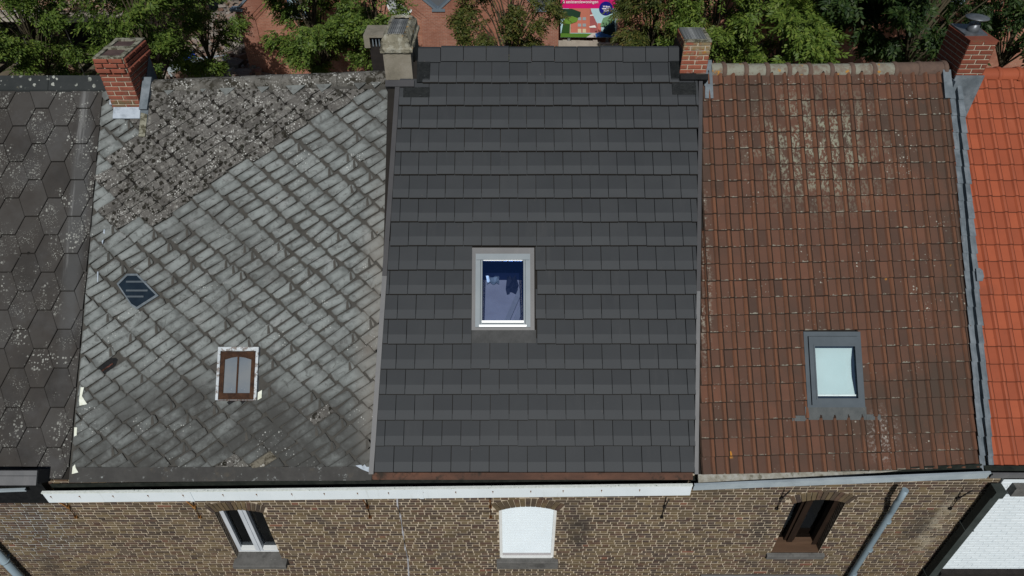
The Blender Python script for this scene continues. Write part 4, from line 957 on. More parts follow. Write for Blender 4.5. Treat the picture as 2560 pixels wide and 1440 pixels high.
# red brick chimney between hexagonal and grey roof
ch1 = chimney(H_hex, -5.495, -5.105, 3.545, 4.24, 8.95, 10.045, m_chbrick, 'chimney', 'red brick chimney with protruding course and two open flues', corbel={0: .012, 1: .012, 2: .022})
g = Geo(); zt = 10.045; X = [-5.5, -5.44, -5.17, -5.1]; Y = [3.54, 3.61, 3.86, 3.93, 4.17, 4.25]
for a, b, c, d in [(0, 3, 0, 1), (0, 3, 2, 3), (0, 3, 4, 5), (0, 1, 1, 2), (2, 3, 1, 2), (0, 1, 3, 4), (2, 3, 3, 4)]:
    g.box(X[a], X[b], Y[c], Y[d], zt-.01, zt+.022+rng.uniform(-.004, .006))
part('crown', g, m_capedge, ch1)
g = Geo(); g.box(-5.44, -5.17, 3.61, 4.17, zt-.006, zt+.002); part('flue', g, MAT('sooty_flue', [(.05, .035, .035), (.1, .07, .065)], 9, .1, .95, .5), ch1)
# flashings at its foot
g = Geo(); f0 = PL.at(0, PL.px(318, 268)[1], 0); g.pbox(PL, -5.47, -5.1, PL.px(320, 300)[1], PL.px(320, 272)[1], .03, .06); part('lead_apron', g, m_whitelead, ch1)
g = Geo(); a = [PL.px(*p) for p in [(366, 196), (355, 262), (376, 272), (374, 200)]]
g.slab(PL, [(a[1][0]+.01, a[1][1]-.1), (a[1][0]+.12, a[1][1]-.1), (a[0][0]+.12, a[0][1]-.02), (a[0][0], a[0][1]-.02)], .02, .09); part('lead_upstand', g, m_lead, ch1)
g = Geo(); g.slab(PL, [(-5.10, 4.72), (-5.0, 4.72), (-4.98, 5.3), (-5.10, 5.3)], .01, .05); g.add([(-5.098, 3.6, 9.36), (-5.098, 4.2, 9.85), (-5.098, 4.2, 9.5), (-5.098, 3.6, 9.2)], [(0, 1, 2, 3)]); part('side_flashing', g, m_lead, ch1)
g = Geo(); g.slab(PL, [PL.px(*p) for p in [(352, 345), (368, 345), (374, 290), (358, 285)]], .02, .06); part('mortar_fillet', g, m_capedge, ch1)
g = Geo(); g.slab(PL, [(-5.53, PL.px(0, 262)[1]-.02), (-5.46, PL.px(0, 262)[1]-.02), (-5.46, PL.px(0, 240)[1]), (-5.53, PL.px(0, 240)[1])], .02, .06); part('lead_corner', g, m_whitelead, ch1)
# rendered chimney with heavy concrete cap
g = Geo(); X0, X1, Y0, Y1, Z1 = -1.725, -1.355, 3.745, 4.6, 10.1
g.box(X0, X1, Y0, Y1, 9.1, Z1); ch2 = part('chimney', g, m_stucco, H_ctr, 'cement rendered chimney with mossy concrete cap and wire grille')
g = Geo(); n = 9; V = []
def capring(o, z, j):
    out = []
    pts = [(X0-o, Y0-o), (X1+o, Y0-o), (X1+o, Y1+o), (X0-o, Y1+o)]
    for i in range(4):
        for k in range(n): a, b = pts[i], pts[(i+1) % 4]; out.append((a[0]+(b[0]-a[0])*k/n+rng.uniform(-j, j), a[1]+(b[1]-a[1])*k/n+rng.uniform(-j, j), z+rng.uniform(-j, j)))
    return out
rings = [capring(.022, Z1-.05, .003), capring(.03, Z1-.04, .006), capring(.032, Z1+.005, .006), capring(.012, Z1+.02, .006), capring(.005, Z1+.1, .008), capring(-.04, Z1+.17, .01), capring(-.075, Z1+.175, .006), capring(-.085, Z1+.15, .004)]
N = 4*n
for r_ in rings: V += r_
g.add(V, [(s_*N+i, s_*N+(i+1) % N, (s_+1)*N+(i+1) % N, (s_+1)*N+i) for s_ in range(len(rings)-1) for i in range(N)], 0, None, False); part('cap', g, m_cap, ch2)
g = Geo(); g.box(X0+.07, X1-.07, Y0+.07, Y1-.07, Z1+.10, Z1+.145); part('flue', g, m_black, ch2)
g = Geo()
for i in range(8): x = X0+.09+i*(X1-X0-.18)/7; g.tube([(x, Y0+.06, Z1+.178), (x, Y1-.25, Z1+.178)], .004, 4)
for i in range(12): y = Y0+.08+i*(Y1-Y0-.33)/11; g.tube([(X0+.07, y, Z1+.182), (X1-.07, y, Z1+.182)], .004, 4)
part('wire_grille', g, m_steel, ch2)
g = Geo(); g.pbox(PC, -1.72, -1.33, PC.px(1000, 222)[1], PC.px(1000, 206)[1], -.06, .075); part('base_flashing', g, m_zincdark, ch2)
# second small flue behind it
a = aty(912, 120, 5.3); b = aty(955, 88, 5.3)
g = Geo(); x0, x1, z0, z1 = a[0], b[0]+.08, a[2], b[2]; yb = 5.75
g.box(x0+.07, x1, 5.34, yb, z0-1.8, z0+.01); ch2b = part('rear_flue', g, m_iron, H_gry, 'small concrete flue with slotted outlet behind the rendered chimney')  # shaft coloured near-black, the shadow behind the chimney painted in
g = Geo(); g.box(x0, x0+.09, 5.3, yb, z0, z1); g.box(x1-.06, x1, 5.3, yb, z0, z1); g.box(x0+.09, x1-.06, 5.3, yb, z1-.04, z1); g.box(x0+.09, x1-.06, 5.5, yb, z0, z1-.04, 1); part('flue_head', g, [m_stucco, m_black], ch2b)
for k in range(4): g = Geo(); xx = x0+.12+k*.05; g.box(xx, xx+.018, 5.34, 5.36, z0+.0, z1-.04); part('slat', g, m_lead, ch2b)
# weathered brick chimney right of the anthracite roof
ch3 = chimney(H_ctr, 2.297, 2.66, 3.82, 4.31, 9.25, 10.17, m_chbrick3, 'chimney', 'weathered brick chimney, lichened on top, beside the anthracite ridge')
g = Geo(); g.box(2.31, 2.65, 3.83, 4.3, 10.165, 10.178, 1); g.box(2.3, 2.66, 3.81, 3.87, 10.166, 10.186, 0); g.box(2.6, 2.66, 3.87, 4.31, 10.166, 10.186, 0); part('crown', g, [m_capedge, FLAT('grey_flue_mesh', (.1, .11, .105), .8)], ch3)
g = Geo()
for i in range(7): x = 2.33+i*.042; g.tube([(x, 3.87, 10.19), (x, 4.29, 10.19)], .004, 4)
for i in range(11): y = 3.88+i*.04; g.tube([(2.31, y, 10.194), (2.61, y, 10.194)], .004, 4)
part('wire_grille', g, m_steel, ch3)
g = Geo(); g.pbox(PC, 2.29, 2.67, PC.px(1730, 204)[1], PC.px(1730, 190)[1], -.06, .065); g.box(2.285, 2.292, 3.8, 4.35, 9.5, 10.05); part('base_flashing', g, m_black, ch3)
g = Geo(); t_ = PL.px(1760, 250)[1]
for k in range(3): g.slab(PL, [(2.655+.0*k, t_+.18*k), (2.77, t_+.18*k), (2.77, t_+.18*k+.2), (2.665, t_+.18*k+.2)], .03, .062-.004*k)
part('lead_upstand', g, m_lead, ch3)
# tall brick chimney with cowl, between brown and orange
ch4 = chimney(H_org, 6.09, 6.455, 3.80, 4.385, 9.1, 10.185, m_chbrick4, 'chimney', 'rust red brick chimney with metal plate and round cowl')
g = Geo(); zt = 10.185; g.box(6.085, 6.46, 3.795, 4.39, zt-.01, zt+.008, 1); V = [(6.09, 3.96, zt+.03), (6.4, 3.97, zt+.022), (6.44, 4.36, zt+.03), (6.1, 4.38, zt+.034)]
g.add(V+[(x, y, z-.02) for x, y, z in V], [(0, 1, 2, 3), (0, 4, 5, 1), (1, 5, 6, 2), (2, 6, 7, 3), (3, 7, 4, 0)], 0); part('cover_plate', g, [m_cowl, m_chbrick4], ch4)
g = Geo(); cx, cy = 6.26, 4.12; g.tube([(cx, cy, zt+.02), (cx, cy, zt+.06), (cx, cy, zt+.13)], [.085, .072, .07], 16)
for k in range(3): an = k*2.1; g.tube([(cx+.065*math.cos(an), cy+.065*math.sin(an), zt+.12), (cx+.075*math.cos(an), cy+.075*math.sin(an), zt+.2)], .006, 5)
cw_ = part('flue_pipe', g, m_cowl, ch4)
g = Geo(); g.tube([(cx, cy, zt+.185), (cx, cy, zt+.2), (cx, cy, zt+.21), (cx, cy, zt+.235)], [.125, .15, .148, .01], 24); part('cowl', g, m_cowl, cw_)
g = Geo(); a = PO.px(2385, 250)[1]; g.pbox(PO, 6.07, 6.5, PO.px(2420, 262)[1], PO.px(2420, 222)[1], .03, .075); g.box(6.075, 6.47, 3.772, 3.788, 9.0, 9.72); g.slab(PO, [(6.44, PO.px(2440, 262)[1]), (6.58, PO.px(2440, 258)[1]), (6.55, PO.px(2440, 215)[1]), (6.46, PO.px(2440, 212)[1])], .03, .085); part('lead_apron', g, m_lead, ch4)
g = Geo(); g.box(6.07, 6.082, 3.72, 4.1, 9.3, 9.66); g.slab(PL, [(5.95, PL.px(2380, 250)[1]), (6.06, PL.px(2380, 250)[1]), (6.06, PL.px(2380, 180)[1]), (5.95, PL.px(2380, 180)[1])], .03, .075); part('side_flashing', g, m_lead, ch4)

# ------------------------------------------------------------------ windows in the front walls
def quad(g, x0, x1, z0, z1, y, mi=0): g.add([(x0, y, z0), (x1, y, z0), (x1, y, z1), (x0, y, z1)], [(0, 1, 2, 3)], mi)
def room(house, x0, x1, z0, z1, y, d=1.6):
    g = Geo(); x0 -= .3; x1 += .3; z0 -= .3; z1 += .02
    V = [(x, yy, z) for yy in (y, y+d) for z in (z0, z1) for x in (x0, x1)]
    g.add(V, [(4, 5, 7, 6), (0, 4, 6, 2), (1, 3, 7, 5), (0, 1, 5, 4), (2, 6, 7, 3)]); part('room', g, m_room, house)
# left window: pale frame with two lights
a, b, zb_, zj, rise = WIN[1]; zt = zj+rise; y = .13; xm = (a+b)/2
g = Geo(); g.box(a, a+.06, y-.03, y+.05, zb_, zt); g.box(b-.06, b, y-.03, y+.05, zb_, zt); g.box(a+.06, b-.06, y-.03, y+.05, zb_, zb_+.07); g.box(a+.06, b-.06, y-.03, y+.05, zj-.02, zt)
w1 = part('window', g, m_frame, H_gry, 'pale framed two-light window showing a dark room')
g = Geo(); g.box(xm-.055, xm+.055, y-.05, y+.04, zb_+.07, zj-.02); g.box(xm-.012, xm+.012, y-.062, y-.05, zb_+.07, zj-.02); part('mullion', g, m_frame, w1)
g = Geo(); g.box(a+.062, xm-.057, y-.045, y+.04, zb_+.072, zb_+.12); g.box(xm+.057, b-.062, y-.045, y+.04, zb_+.072, zb_+.12); part('rail', g, m_framew, w1)
g = Geo(); g.box(a, b, y-.035, y+.03, zb_-.012, zb_+.02); part('threshold', g, m_framew, w1)
for xa, xb in ((a+.06, xm-.055), (xm+.055, b-.06)): g = Geo(); quad(g, xa, xb, zb_+.07, zj-.02, y+.01); part('pane', g, m_glassdark, w1)
room(H_gry, a, b, zb_, zt, .3)
g = Geo(); V = []; N = 16
for i in range(N+1):
    for j in range(6): u = i/N; z = zb_+.05+(zj-zb_)*j/5; V.append((xm-.13+.11*u+.05*(j < 2)*(.5-u), .36+.02*math.sin(u*19), z))
g.add(V, [(i*6+j, (i+1)*6+j, (i+1)*6+j+1, i*6+j+1) for i in range(N) for j in range(5)], 0, None, True); part('curtain', g, m_curtain, w1)
g = Geo(); g.tube([(b-.2, .34, zb_+.06), (b-.2, .34, zb_+.1), (b-.2, .34, zb_+.16), (b-.2, .34, zb_+.22), (b-.2, .34, zb_+.26)], [.03, .055, .05, .02, .03], 10); part('vase', g, m_curtain, w1)
def sill(x0, x1, z, par, d=.1, th=.075, yb=.06):
    g = Geo(); V = []
    for x in (x0, x1): V += [(x, -d, z-th), (x, -d, z-.018), (x, -d+.012, z-.008), (x, yb, z+.012), (x, yb, z-th)]
    g.add(V, [(i, 5+i, 5+(i+1) % 5, (i+1) % 5) for i in range(5)]+[(4, 3, 2, 1, 0), (5, 6, 7, 8, 9)]); return part('sill', g, m_sill, par)
sill(a-.03, b+.09, zb_+.003, w1, .13, .09, .11)
# centre window: closed roller shutter
a, b, zb_, zj, rise = WIN[2]; zt = zj+rise
g = Geo(); g.box(a, a+.04, .01, .07, zb_, zt); g.box(b-.04, b, .01, .07, zb_, zt); w2 = part('window', g, m_framew, H_ctr, 'arched window closed with a white roller shutter')
n = 30; V = []; g = Geo(); lo = zb_+.075
for i in range(n):
    z0 = lo+(zt-lo)*i/n; z1 = lo+(zt-lo)*(i+1)/n
    for z, y in ((z0, .052), (z0+.009, .036), (z0+(z1-z0)*.5, .029), (z1-.006, .034), (z1, .052)): V += [(a+.038, y, z), (b-.038, y, z)]
g.add(V, [(2*i, 2*i+1, 2*i+3, 2*i+2) for i in range(5*n-1)]); part('roller_shutter', g, m_shutter, w2)
g = Geo(); g.box(a+.04, b-.04, .022, .05, zb_+.035, zb_+.075); part('bottom_bar', g, FLAT('grey_bar', (.42, .41, .42), .5), w2)
g = Geo(); g.box(a+.02, b-.02, -.002, .06, zb_+.0, zb_+.035); part('threshold', g, m_framew, w2)
sill(a-.05, b+.07, zb_, w2, .07, .2, .1)
# right window: brown timber
a, b, zb_, zj, rise = WIN[3]; zt = zj+rise; y = .17; xm = a+.40*(b-a)
g = Geo(); g.box(a, a+.05, y-.03, y+.06, zb_, zt); g.box(b-.075, b, y-.06, y+.06, zb_, zt); g.box(a+.05, b-.075, y-.03, y+.06, zj+.0, zt); w3 = part('window', g, m_wood, H_brn, 'brown timber window in arched opening')
g = Geo(); g.box(xm-.04, xm+.04, y-.06, y+.05, zb_+.1, zj+.05); g.box(xm-.075, xm+.075, y-.03, y+.04, zb_+.1, zj+.05); part('mullion', g, m_wood, w3)
g = Geo(); g.box(a+.05, b-.075, y-.05, y+.06, zb_, zb_+.1); g.box(a+.0, b-.0, .0, y-.05, zb_-.01, zb_+.03); part('rail', g, m_woodlit, w3)
for xa, xb in ((a+.05, xm-.075), (xm+.075, b-.075)): g = Geo(); quad(g, xa, xb, zb_+.1, zj+.05, y+.02); part('pane', g, m_glassdark, w3)
room(H_brn, a, b, zb_, zt, .3)
g = Geo(); g.box(a-.1, a+.16, .5, .6, zb_-.1, zb_+.14); g.box(xm+.1, xm+.28, .52, .58, zb_-.1, zb_+.15); part('sill_box', g, FLAT('pale_box', (.4, .43, .42), .6), w3)
sill(a-.06, b+.09, zb_-.01, w3, .05, .1)

# ------------------------------------------------------------------ gutters
def gutter_bar(P0, P1, drop, y, m, name, label, rim=.022, depth=.16, mi_in=m_gutin, screws=(), mr=None, group=None):
    """box gutter from pixel P0 to P1 (top edge of its front); drop = front height"""
    a = aty(P0[0], P0[1], y); b = aty(P1[0], P1[1], y)
    t = thing(name, label, 'gutter', ((a[0]+b[0])/2, y, min(a[2], b[2])-drop), group)
    def seg(y0, y1, u0, u1): # box along the run, heights relative to the top line
        V = [(p[0], yy, p[2]+u) for p in (a, b) for yy in (y0, y1) for u in (u0, u1)]
        return Geo().add(V, [(0, 4, 5, 1), (2, 3, 7, 6), (1, 5, 7, 3), (0, 2, 6, 4), (0, 1, 3, 2), (4, 6, 7, 5)])
    g = seg(y, y+.012, -drop, -.02); f = part('front_board', g, m, t)
    part('rim', seg(y-.01, y+rim, -.02, 0), mr or m, t)
    part('lining', seg(y+.0125, y+depth, -drop+.002, -drop+.02), mi_in, t); part('back', seg(y+depth, y+depth+.01, -drop, -.06), mi_in, t)
    for px in screws:
        u = (px-P0[0])/(P1[0]-P0[0]); c = a+(b-a)*u; g = Geo(); g.tube([(c[0], y+.002, c[2]-.095), (c[0], y-.006, c[2]-.095)], .009, 8); part('screw', g, m_rust, f)
        g = Geo(); g.add([(c[0]-.006, y-.0015, c[2]-.1), (c[0]+.006, y-.0015, c[2]-.1), (c[0]+.002, y-.0015, c[2]-.15)], [(2, 1, 0)]); part('rust_run', g, m_rustor, f)
    gutter_bar.last = t
    return t
gutter_bar((103, 1231), (1732, 1212), .235, -.2, m_pvc, 'box_gutter', 'long white box gutter with rusty screws under the grey and anthracite roofs', screws=(119, 192, 277, 366, 455, 470, 556, 641, 730, 812, 896, 974, 1060, 1143, 1236, 1331, 1412, 1508, 1603), mr=m_algae)
gt_ = gutter_bar.last
for px in (468, 1050): c = aty(px, 1231-(px-103)*.01166, -.2); g = Geo(); g.box(c[0]-.02, c[0]+.03, -.207, -.198, c[2]-.236, c[2]-.021); part('joint_cover', g, m_pvc, gt_)
gutter_bar((1736, 1212), (2478, 1181), .125, -.19, m_zincblue, 'zinc_gutter', 'pale weathered zinc gutter with seams under the brown roof', mr=m_zincblue)
gutter_bar((-160, 1231), (62, 1223), .05, -.16, m_zincblue, 'zinc_gutter', 'short piece of zinc gutter under the hexagonal slates')
gutter_bar((2482, 1185), (2900, 1187), .09, -.2, m_zinc, 'zinc_gutter', 'dull grey gutter under the orange roof')
g = Geo(); a = aty(-160, 1222, -.12); b = aty(104, 1222, -.12); g.box(a[0], b[0]+.02, -.1, .0, 5.42, 5.86); solo('under_eave_board', g, m_black, 'black board painted as under-eave shade below hexagonal slates', 'board')  # black board added where there is only the dark under the eave
g = Geo(); a = aty(2486, 1200, -.14); g.box(6.56, 10.4, -.13, -.045, 5.62, 5.80); solo('under_eave_board', g, m_sill, 'taupe fascia board under the orange roof gutter', 'board')
for px, y_ in ((1880, 1205), (2056, 1199), (2230, 1191), (2406, 1184)): # solder seams
    pass

# ------------------------------------------------------------------ downpipes, cable, brackets
def pipe(name, label, pts, r, m, clips=(), n=12, square=False):
    t = thing(name, label, 'downpipe', (pts[-1][0], pts[-1][1], 0))
    g = Geo()
    if square:
        g.box(pts[0][0]-r, pts[0][0]+r, pts[0][1]-r, pts[0][1]+r, 0, pts[0][2])
    else: g.tube(pts, r, n)
    part('pipe', g, m, t)
    for z in clips:
        x, y = pts[-1][0], pts[-1][1]; g = Geo()
        if square: g.box(x-r-.008, x+r+.008, y-r-.008, 0, z, z+.02); g.box(x+r+.008, x+r+.05, y, y+.015, z, z+.02)
        else: g.tube([(x, y, z), (x, y, z+.03)], r+.009, n); g.box(x-.012, x+.012, y, 0, z+.005, z+.025)
        part('clip', g, m, t)
    return t
PTOP = (5.08, -.175, 5.84)
pipe('downpipe', 'blue-grey zinc downpipe with swan neck under the brown roof', [PTOP, (PTOP[0], -.175, 5.64), (PTOP[0], -.17, 5.56), (5.155, -.1, 5.24), (5.165, -.09, 5.14), (5.19, -.09, 0)], .041, m_pipeb, (4.95, 4.2, 3.5))
pipe('downpipe', 'dark green square downpipe at the edge of the white wall', [(6.335, -.11, 5.72), (6.335, -.11, 0)], .055, m_pipedark, (4.83, 3.5), square=True)
g0 = pipe('downpipe', 'pale blue downpipe on whitened bricks under the hexagonal slates', [(-7.50, -.11, 5.5), (-7.50, -.11, 0)], .055, m_pipeb, (3.9,))
g = Geo(); g.box(6.265, 6.405, -.19, -.05, 5.66, 5.80); solo('pipe_hopper', g, m_pipedark, 'dark hopper head on top of the square downpipe', 'hopper')
pts = [(aty(993, 1246, -.012))] + [aty(x, y, -.014) for x, y in ((994, 1262), (1001, 1290), (1007, 1330), (1013, 1370), (1020, 1398), (1022, 1440), (1023, 1480))]
g = Geo(); g.tube([tuple(p) for p in pts], .012, 6); t = thing('wall_cable', 'thin grey cable clipped to the brick wall', 'cable', tuple(pts[-1])); part('cable', g, m_cable, t)
for p in pts[1:6]: g = Geo(); g.box(p[0]-.012, p[0]+.012, p[1]-.012, p[1]+.006, p[2]-.012, p[2]+.012); part('clip', g, m_cable, t)
for px, py, m, lab in [(168, 1262, m_rustor, 'ochre rusty gutter strut on whitened bricks'), (484, 1262, m_rustor, 'rusty gutter strut beside the pale framed window'), (918, 1262, m_rust, 'rusty gutter strut on the wall near the grey cable'),
                       (1226, 1262, m_rust, 'rusty iron strut left of the white shutter'), (1662, 1262, m_iron, 'dark iron strut under the end of the white gutter'), (1956, 1240, m_iron, 'dark iron strut left of the timber window'), (2398, 1240, m_iron, 'dark iron strut near the dark green downpipe')]:
    p = aty(px, py, -.02); g = Geo(); g.tube([(p[0], -.03, p[2]-.3), (p[0], -.03, p[2]-.05), (p[0], -.12, p[2]+.28)], .010, 6); g.box(p[0]-.02, p[0]+.02, -.04, -.008, p[2]-.06, p[2]-.02); g.box(p[0]-.018, p[0]+.018, -.035, -.008, p[2]-.32, p[2]-.28)
    solo('gutter_strut', g, m, lab, 'strut', 'iron struts that carry the gutters')

# ------------------------------------------------------------------ background: red brick hall with gables
HY = 27.0
gx = [aty(p, 25, HY)[0] for p in (590, 1094, 1352, 1860, 2370, 2900)]; ez = aty(590, 28, HY)[2]
hall = thing('brick_hall', 'long red brick hall with a row of gables behind the trees', 'building', ((gx[0]+gx[-1])/2, HY+8, 0))
for k in range(5):
    x0, x1 = gx[k], gx[k+1]; xm = (x0+x1)/2; pk = ez+(x1-x0)/2*math.tan(R(40)); D = 16
    g = Geo(); hx, hz, hr = xm+(.0 if k else 0), pk-2.6, .52
    if k in (0, 2):
        hz = aty(1000, 8, HY)[2] if k == 0 else hz; hx = aty(1000, 8, HY)[0] if k == 0 else xm
    N = 20; circ = [(hx+hr*math.cos(2*math.pi*i/N), hz+hr*math.sin(2*math.pi*i/N)) for i in range(N)]
    g.add([(x0, HY, 0), (x1, HY, 0), (x1, HY, ez), (xm, HY, pk), (x0, HY, ez)], [(0, 1, 2, 3, 4)], 0)
    if k == 0: g.add([(x0, HY, 0), (x0, HY+D, 0), (x0, HY+D, ez), (x0, HY, ez)], [(3, 2, 1, 0)], 0)
    wl = part('gable_wall', g, m_hall, hall)
    g = Geo() # pilasters and raking bands stand proud
    pw = .8
    for xa, xb in ((x0, x0+pw), (x1-pw, x1)): g.box(xa+.003, xb-.003, HY-.075, HY-.004, 0, ez-.3)
    for sgn, xa in ((1, x0), (-1, x1)):
        for off, wd, yp in ((.0, .55, .09), (.55, .14, .06), (.69, .12, .03)):
            z0 = ez-off/math.cos(R(40)); A = (xa, z0); B = (xm, z0+(pk-ez)); w_ = wd/math.cos(R(40))
            V = [(A[0], HY-yp, A[1]-w_), (B[0], HY-yp, B[1]-w_), (B[0], HY-yp, B[1]), (A[0], HY-yp, A[1])]; V += [(x, HY-.003, z) for x, y, z in V]
            F = [(0, 1, 2, 3), (0, 4, 5, 1), (2, 6, 7, 3)]; g.add(V, F if sgn > 0 else [f[::-1] for f in F])
    part('gable_band', g, m_hall2, wl)
    g = Geo()
    for sgn, xa in ((1, x0), (-1, x1)):
        V = [(xa, HY-.14, ez), (xm, HY-.14, pk), (xm, HY-.14, pk+.12), (xa, HY-.14, ez+.12)]; V += [(x, HY+.3, z) for x, y, z in V]
        F = [(0, 1, 2, 3), (3, 2, 6, 7), (0, 4, 5, 1), (7, 6, 5, 4)]; g.add(V, F if sgn > 0 else [f[::-1] for f in F])
    g.box(x0-.25, x0+.35, HY-.15, HY+.31, ez+.02, ez+.14); part('coping', g, m_coping, wl)
    g = Geo(); 
    g.add([(x0, HY+.2, ez), (xm, HY+.2, pk), (xm, HY+D, pk), (x0, HY+D, ez)], [(0, 1, 2, 3)]); g.add([(x1, HY+.2, ez), (xm, HY+.2, pk), (xm, HY+D, pk), (x1, HY+D, ez)], [(3, 2, 1, 0)]); part('roof', g, m_hallroof, hall)
    if k in (0, 2):
        g = Geo(); V = [(x, HY-.02, z) for x, z in circ]; V2 = [(hx+(x-hx)*1.18, HY-.05, hz+(z-hz)*1.18) for x, z in circ]; V3 = [(x, HY-.05, z) for x, z in circ]; V4 = [(x, HY-.001, z) for x, y, z in V2]
        g.add(V2+V3+V4+V, [(i, (i+1) % N, N+(i+1) % N, N+i) for i in range(N)]+[(2*N+i, 2*N+(i+1) % N, (i+1) % N, i) for i in range(N)]+[(N+i, N+(i+1) % N, 3*N+(i+1) % N, 3*N+i) for i in range(N)]); rw = part('round_window', g, m_framew, wl)
        g = Geo(); g.add(V, [tuple(range(N))[::-1]]); part('pane', g, MAT('hall_glass', [(.25, .28, .28), (.4, .42, .42)], 2, .1, .3, 0, 20), rw)
# blue-framed window in the left gable
p = aty(742, 8, HY-.02); g = Geo(); g.box(p[0]-.42, p[0]+.42, HY-.06, HY-.003, p[2]-.55, p[2]+.9); bw = part('window', g, FLAT('blue_window_frame', (.05, .12, .25), .5), hall)
g = Geo(); g.box(p[0]-.34, p[0]+.34, HY-.075, HY-.061, p[2]-.46, p[2]+.8); part('pane', g, MAT('pale_hall_glass', [(.12, .18, .2), (.25, .33, .35)], 3, .1, .2, 0, 20), bw)
g = Geo(); g.box(p[0]-.5, p[0]+.5, HY-.12, HY-.003, p[2]-.66, p[2]-.56); part('sill', g, m_framew, bw)

# ------------------------------------------------------------------ billboard
BY = 26.2
A = aty(1401, 94, BY); B = aty(1541, 94, BY); wB = B[0]-A[0]; top = aty(1401, 0, BY)[2]+.9
pxm = wB/140.0
def bz(py): return aty(1470, py, BY)[2]
bb = thing('billboard', 'pink housing billboard with blue disc standing before the red hall', 'billboard', ((A[0]+B[0])/2, BY, 0))
g = Geo(); g.box(A[0], B[0], BY, BY+.06, A[2], top); panel = part('panel', g, PAINT('panel_edge', (.3, .3, .3)), bb)
for x in (A[0]+.4, B[0]-.4): g = Geo(); g.box(x-.06, x+.06, BY+.062, BY+.18, 0, top-.2); part('post', g, m_steel, bb)
layer = [0]
def pr(name, pts, col): # flat print on the panel; pts in photo pixels
    layer[0] += 1; y = BY-.003-.0022*layer[0]
    V = [aty(px, py, y) for px, py in pts]; g = Geo(); g.add(V, [tuple(range(len(pts)))]); 
    nz = sum((V[i-1][0]*V[i][2]-V[i][0]*V[i-1][2]) for i in range(len(V)))
    if nz < 0: g.f = [f[::-1] for f in g.f]
    return part(name, g, PAINT('print', col), panel)
def rect(x0, y0, x1, y1): return [(x0, y1), (x1, y1), (x1, y0), (x0, y0)]
pr('printed_sky', rect(1401.5, 21, 1540, 94), (.42, .62, .68)); pr('printed_header', rect(1401.5, -36, 1540.5, 21), (.62, .012, .16))
pr('printed_house', [(1422, 82), (1422, 21), (1477, 21), (1480, 40), (1493, 58), (1495, 82)], (.5, .17, .12)); pr('printed_house_side', [(1475, 82), (1475, 22), (1482, 36), (1493, 60), (1494, 82)], (.34, .1, .1))
for wx in (1448, 1460):
    for wy in (43, 59, 72): pr('printed_window', rect(wx-3.5, wy, wx+5, wy+(7.5 if wy < 70 else 10)), (.3, .36, .38) if wy < 70 else (.62, .52, .34))
pr('printed_balcony', [(1475, 37), (1483, 36), (1484, 39), (1475, 40)], (.8, .78, .74)); pr('printed_balcony', [(1473, 66), (1487, 63), (1491, 69), (1474, 69)], (.8, .78, .74))
pr('printed_far_house', rect(1494, 58, 1503, 80), (.5, .16, .13))
pr('printed_path', [(1466, 93.5), (1480, 82), (1495, 82), (1500, 93.5)], (.5, .47, .45)); pr('printed_lawn', [(1401.5, 93), (1401.5, 83), (1480, 84), (1466, 93)], (.09, .2, .03)); pr('printed_water', [(1490, 93), (1488, 84), (1502, 79), (1540, 86), (1540, 93)], (.04, .13, .42))
pr('printed_tree', [(1402, 45), (1402, 22), (1430, 22), (1452, 30), (1450, 42), (1430, 48)], (.02, .05, .03)); pr('printed_tree', [(1404, 58), (1412, 47), (1430, 40), (1446, 46), (1442, 54), (1425, 60)], (.14, .26, .04)); pr('printed_tree', [(1403, 82), (1408, 58), (1424, 60), (1428, 70), (1424, 82)], (.03, .08, .02))
pr('printed_trunk', [(1424, 84), (1425, 60), (1427, 60), (1427, 84)], (.4, .33, .24)); pr('printed_fence', [(1506, 82), (1512, 66), (1536, 28), (1538, 86), (1524, 88)], (.012, .03, .045)); pr('printed_tree', [(1500, 66), (1508, 45), (1530, 36), (1534, 50), (1514, 66)], (.16, .3, .16))
disc = [(1515+17*math.cos(2*math.pi*i/32), 20.5+17*math.sin(2*math.pi*i/32)) for i in range(32)]
pr('printed_disc', disc, (.012, .012, .2))
def text(s_, px, py, wpx, col, bold=0.0):
    layer[0] += 1; cu = bpy.data.curves.new('text', 'FONT'); cu.body = s_; cu.align_x = 'LEFT'; cu.offset = bold
    o = bpy.data.objects.new('tmp', cu); coll.objects.link(o); bpy.context.view_layer.update()
    me = bpy.data.meshes.new_from_object(o.evaluated_get(bpy.context.evaluated_depsgraph_get())); bpy.data.objects.remove(o)
    n = len(me.vertices); co = np.empty(n*3); me.vertices.foreach_get('co', co); co = co.reshape(-1, 3)
    sc_ = wpx*pxm/(co[:, 0].max()-co[:, 0].min()); y = BY-.003-.0022*layer[0]; p = aty(px, py, y)
    out = np.stack([p[0]+(co[:, 0]-co[:, 0].min())*sc_, np.full(n, y), p[2]+co[:, 1]*sc_*1.06], 1); me.vertices.foreach_set('co', out.ravel()); me.materials.clear(); me.materials.append(PAINT('print_white', (.85, .82, .84))); me.update()
    return link('lettering', me, panel)
text('& assistentiewoningen', 1406, 8, 86, None, .004)
text('Welkom', 1507, 18, 17, None, .03); text('vanaf eind', 1504.5, 22.8, 21, None, .03); text('2024!', 1509, 28, 12, None, .03)
# broken concrete wall at its foot
g = Geo(); a = aty(1398, 126, BY-.3); b = aty(1542, 100, BY-.3)
for i in range(14):
    x = A[0]-.1+i*(wB+.2)/14; h = 0.0
    g.box(x, x+(wB+.2)/14, BY-.35, BY-.12, .0, A[2]-.05+rng.uniform(-.05, .0)-(0 if i < 9 else rng.uniform(0, .12)))
solo('low_wall', g, MAT('broken_concrete', [(.28, .25, .21), (.4, .36, .31)], 3, .3, .95, .8, 12), 'low broken concrete wall under the billboard', 'wall')

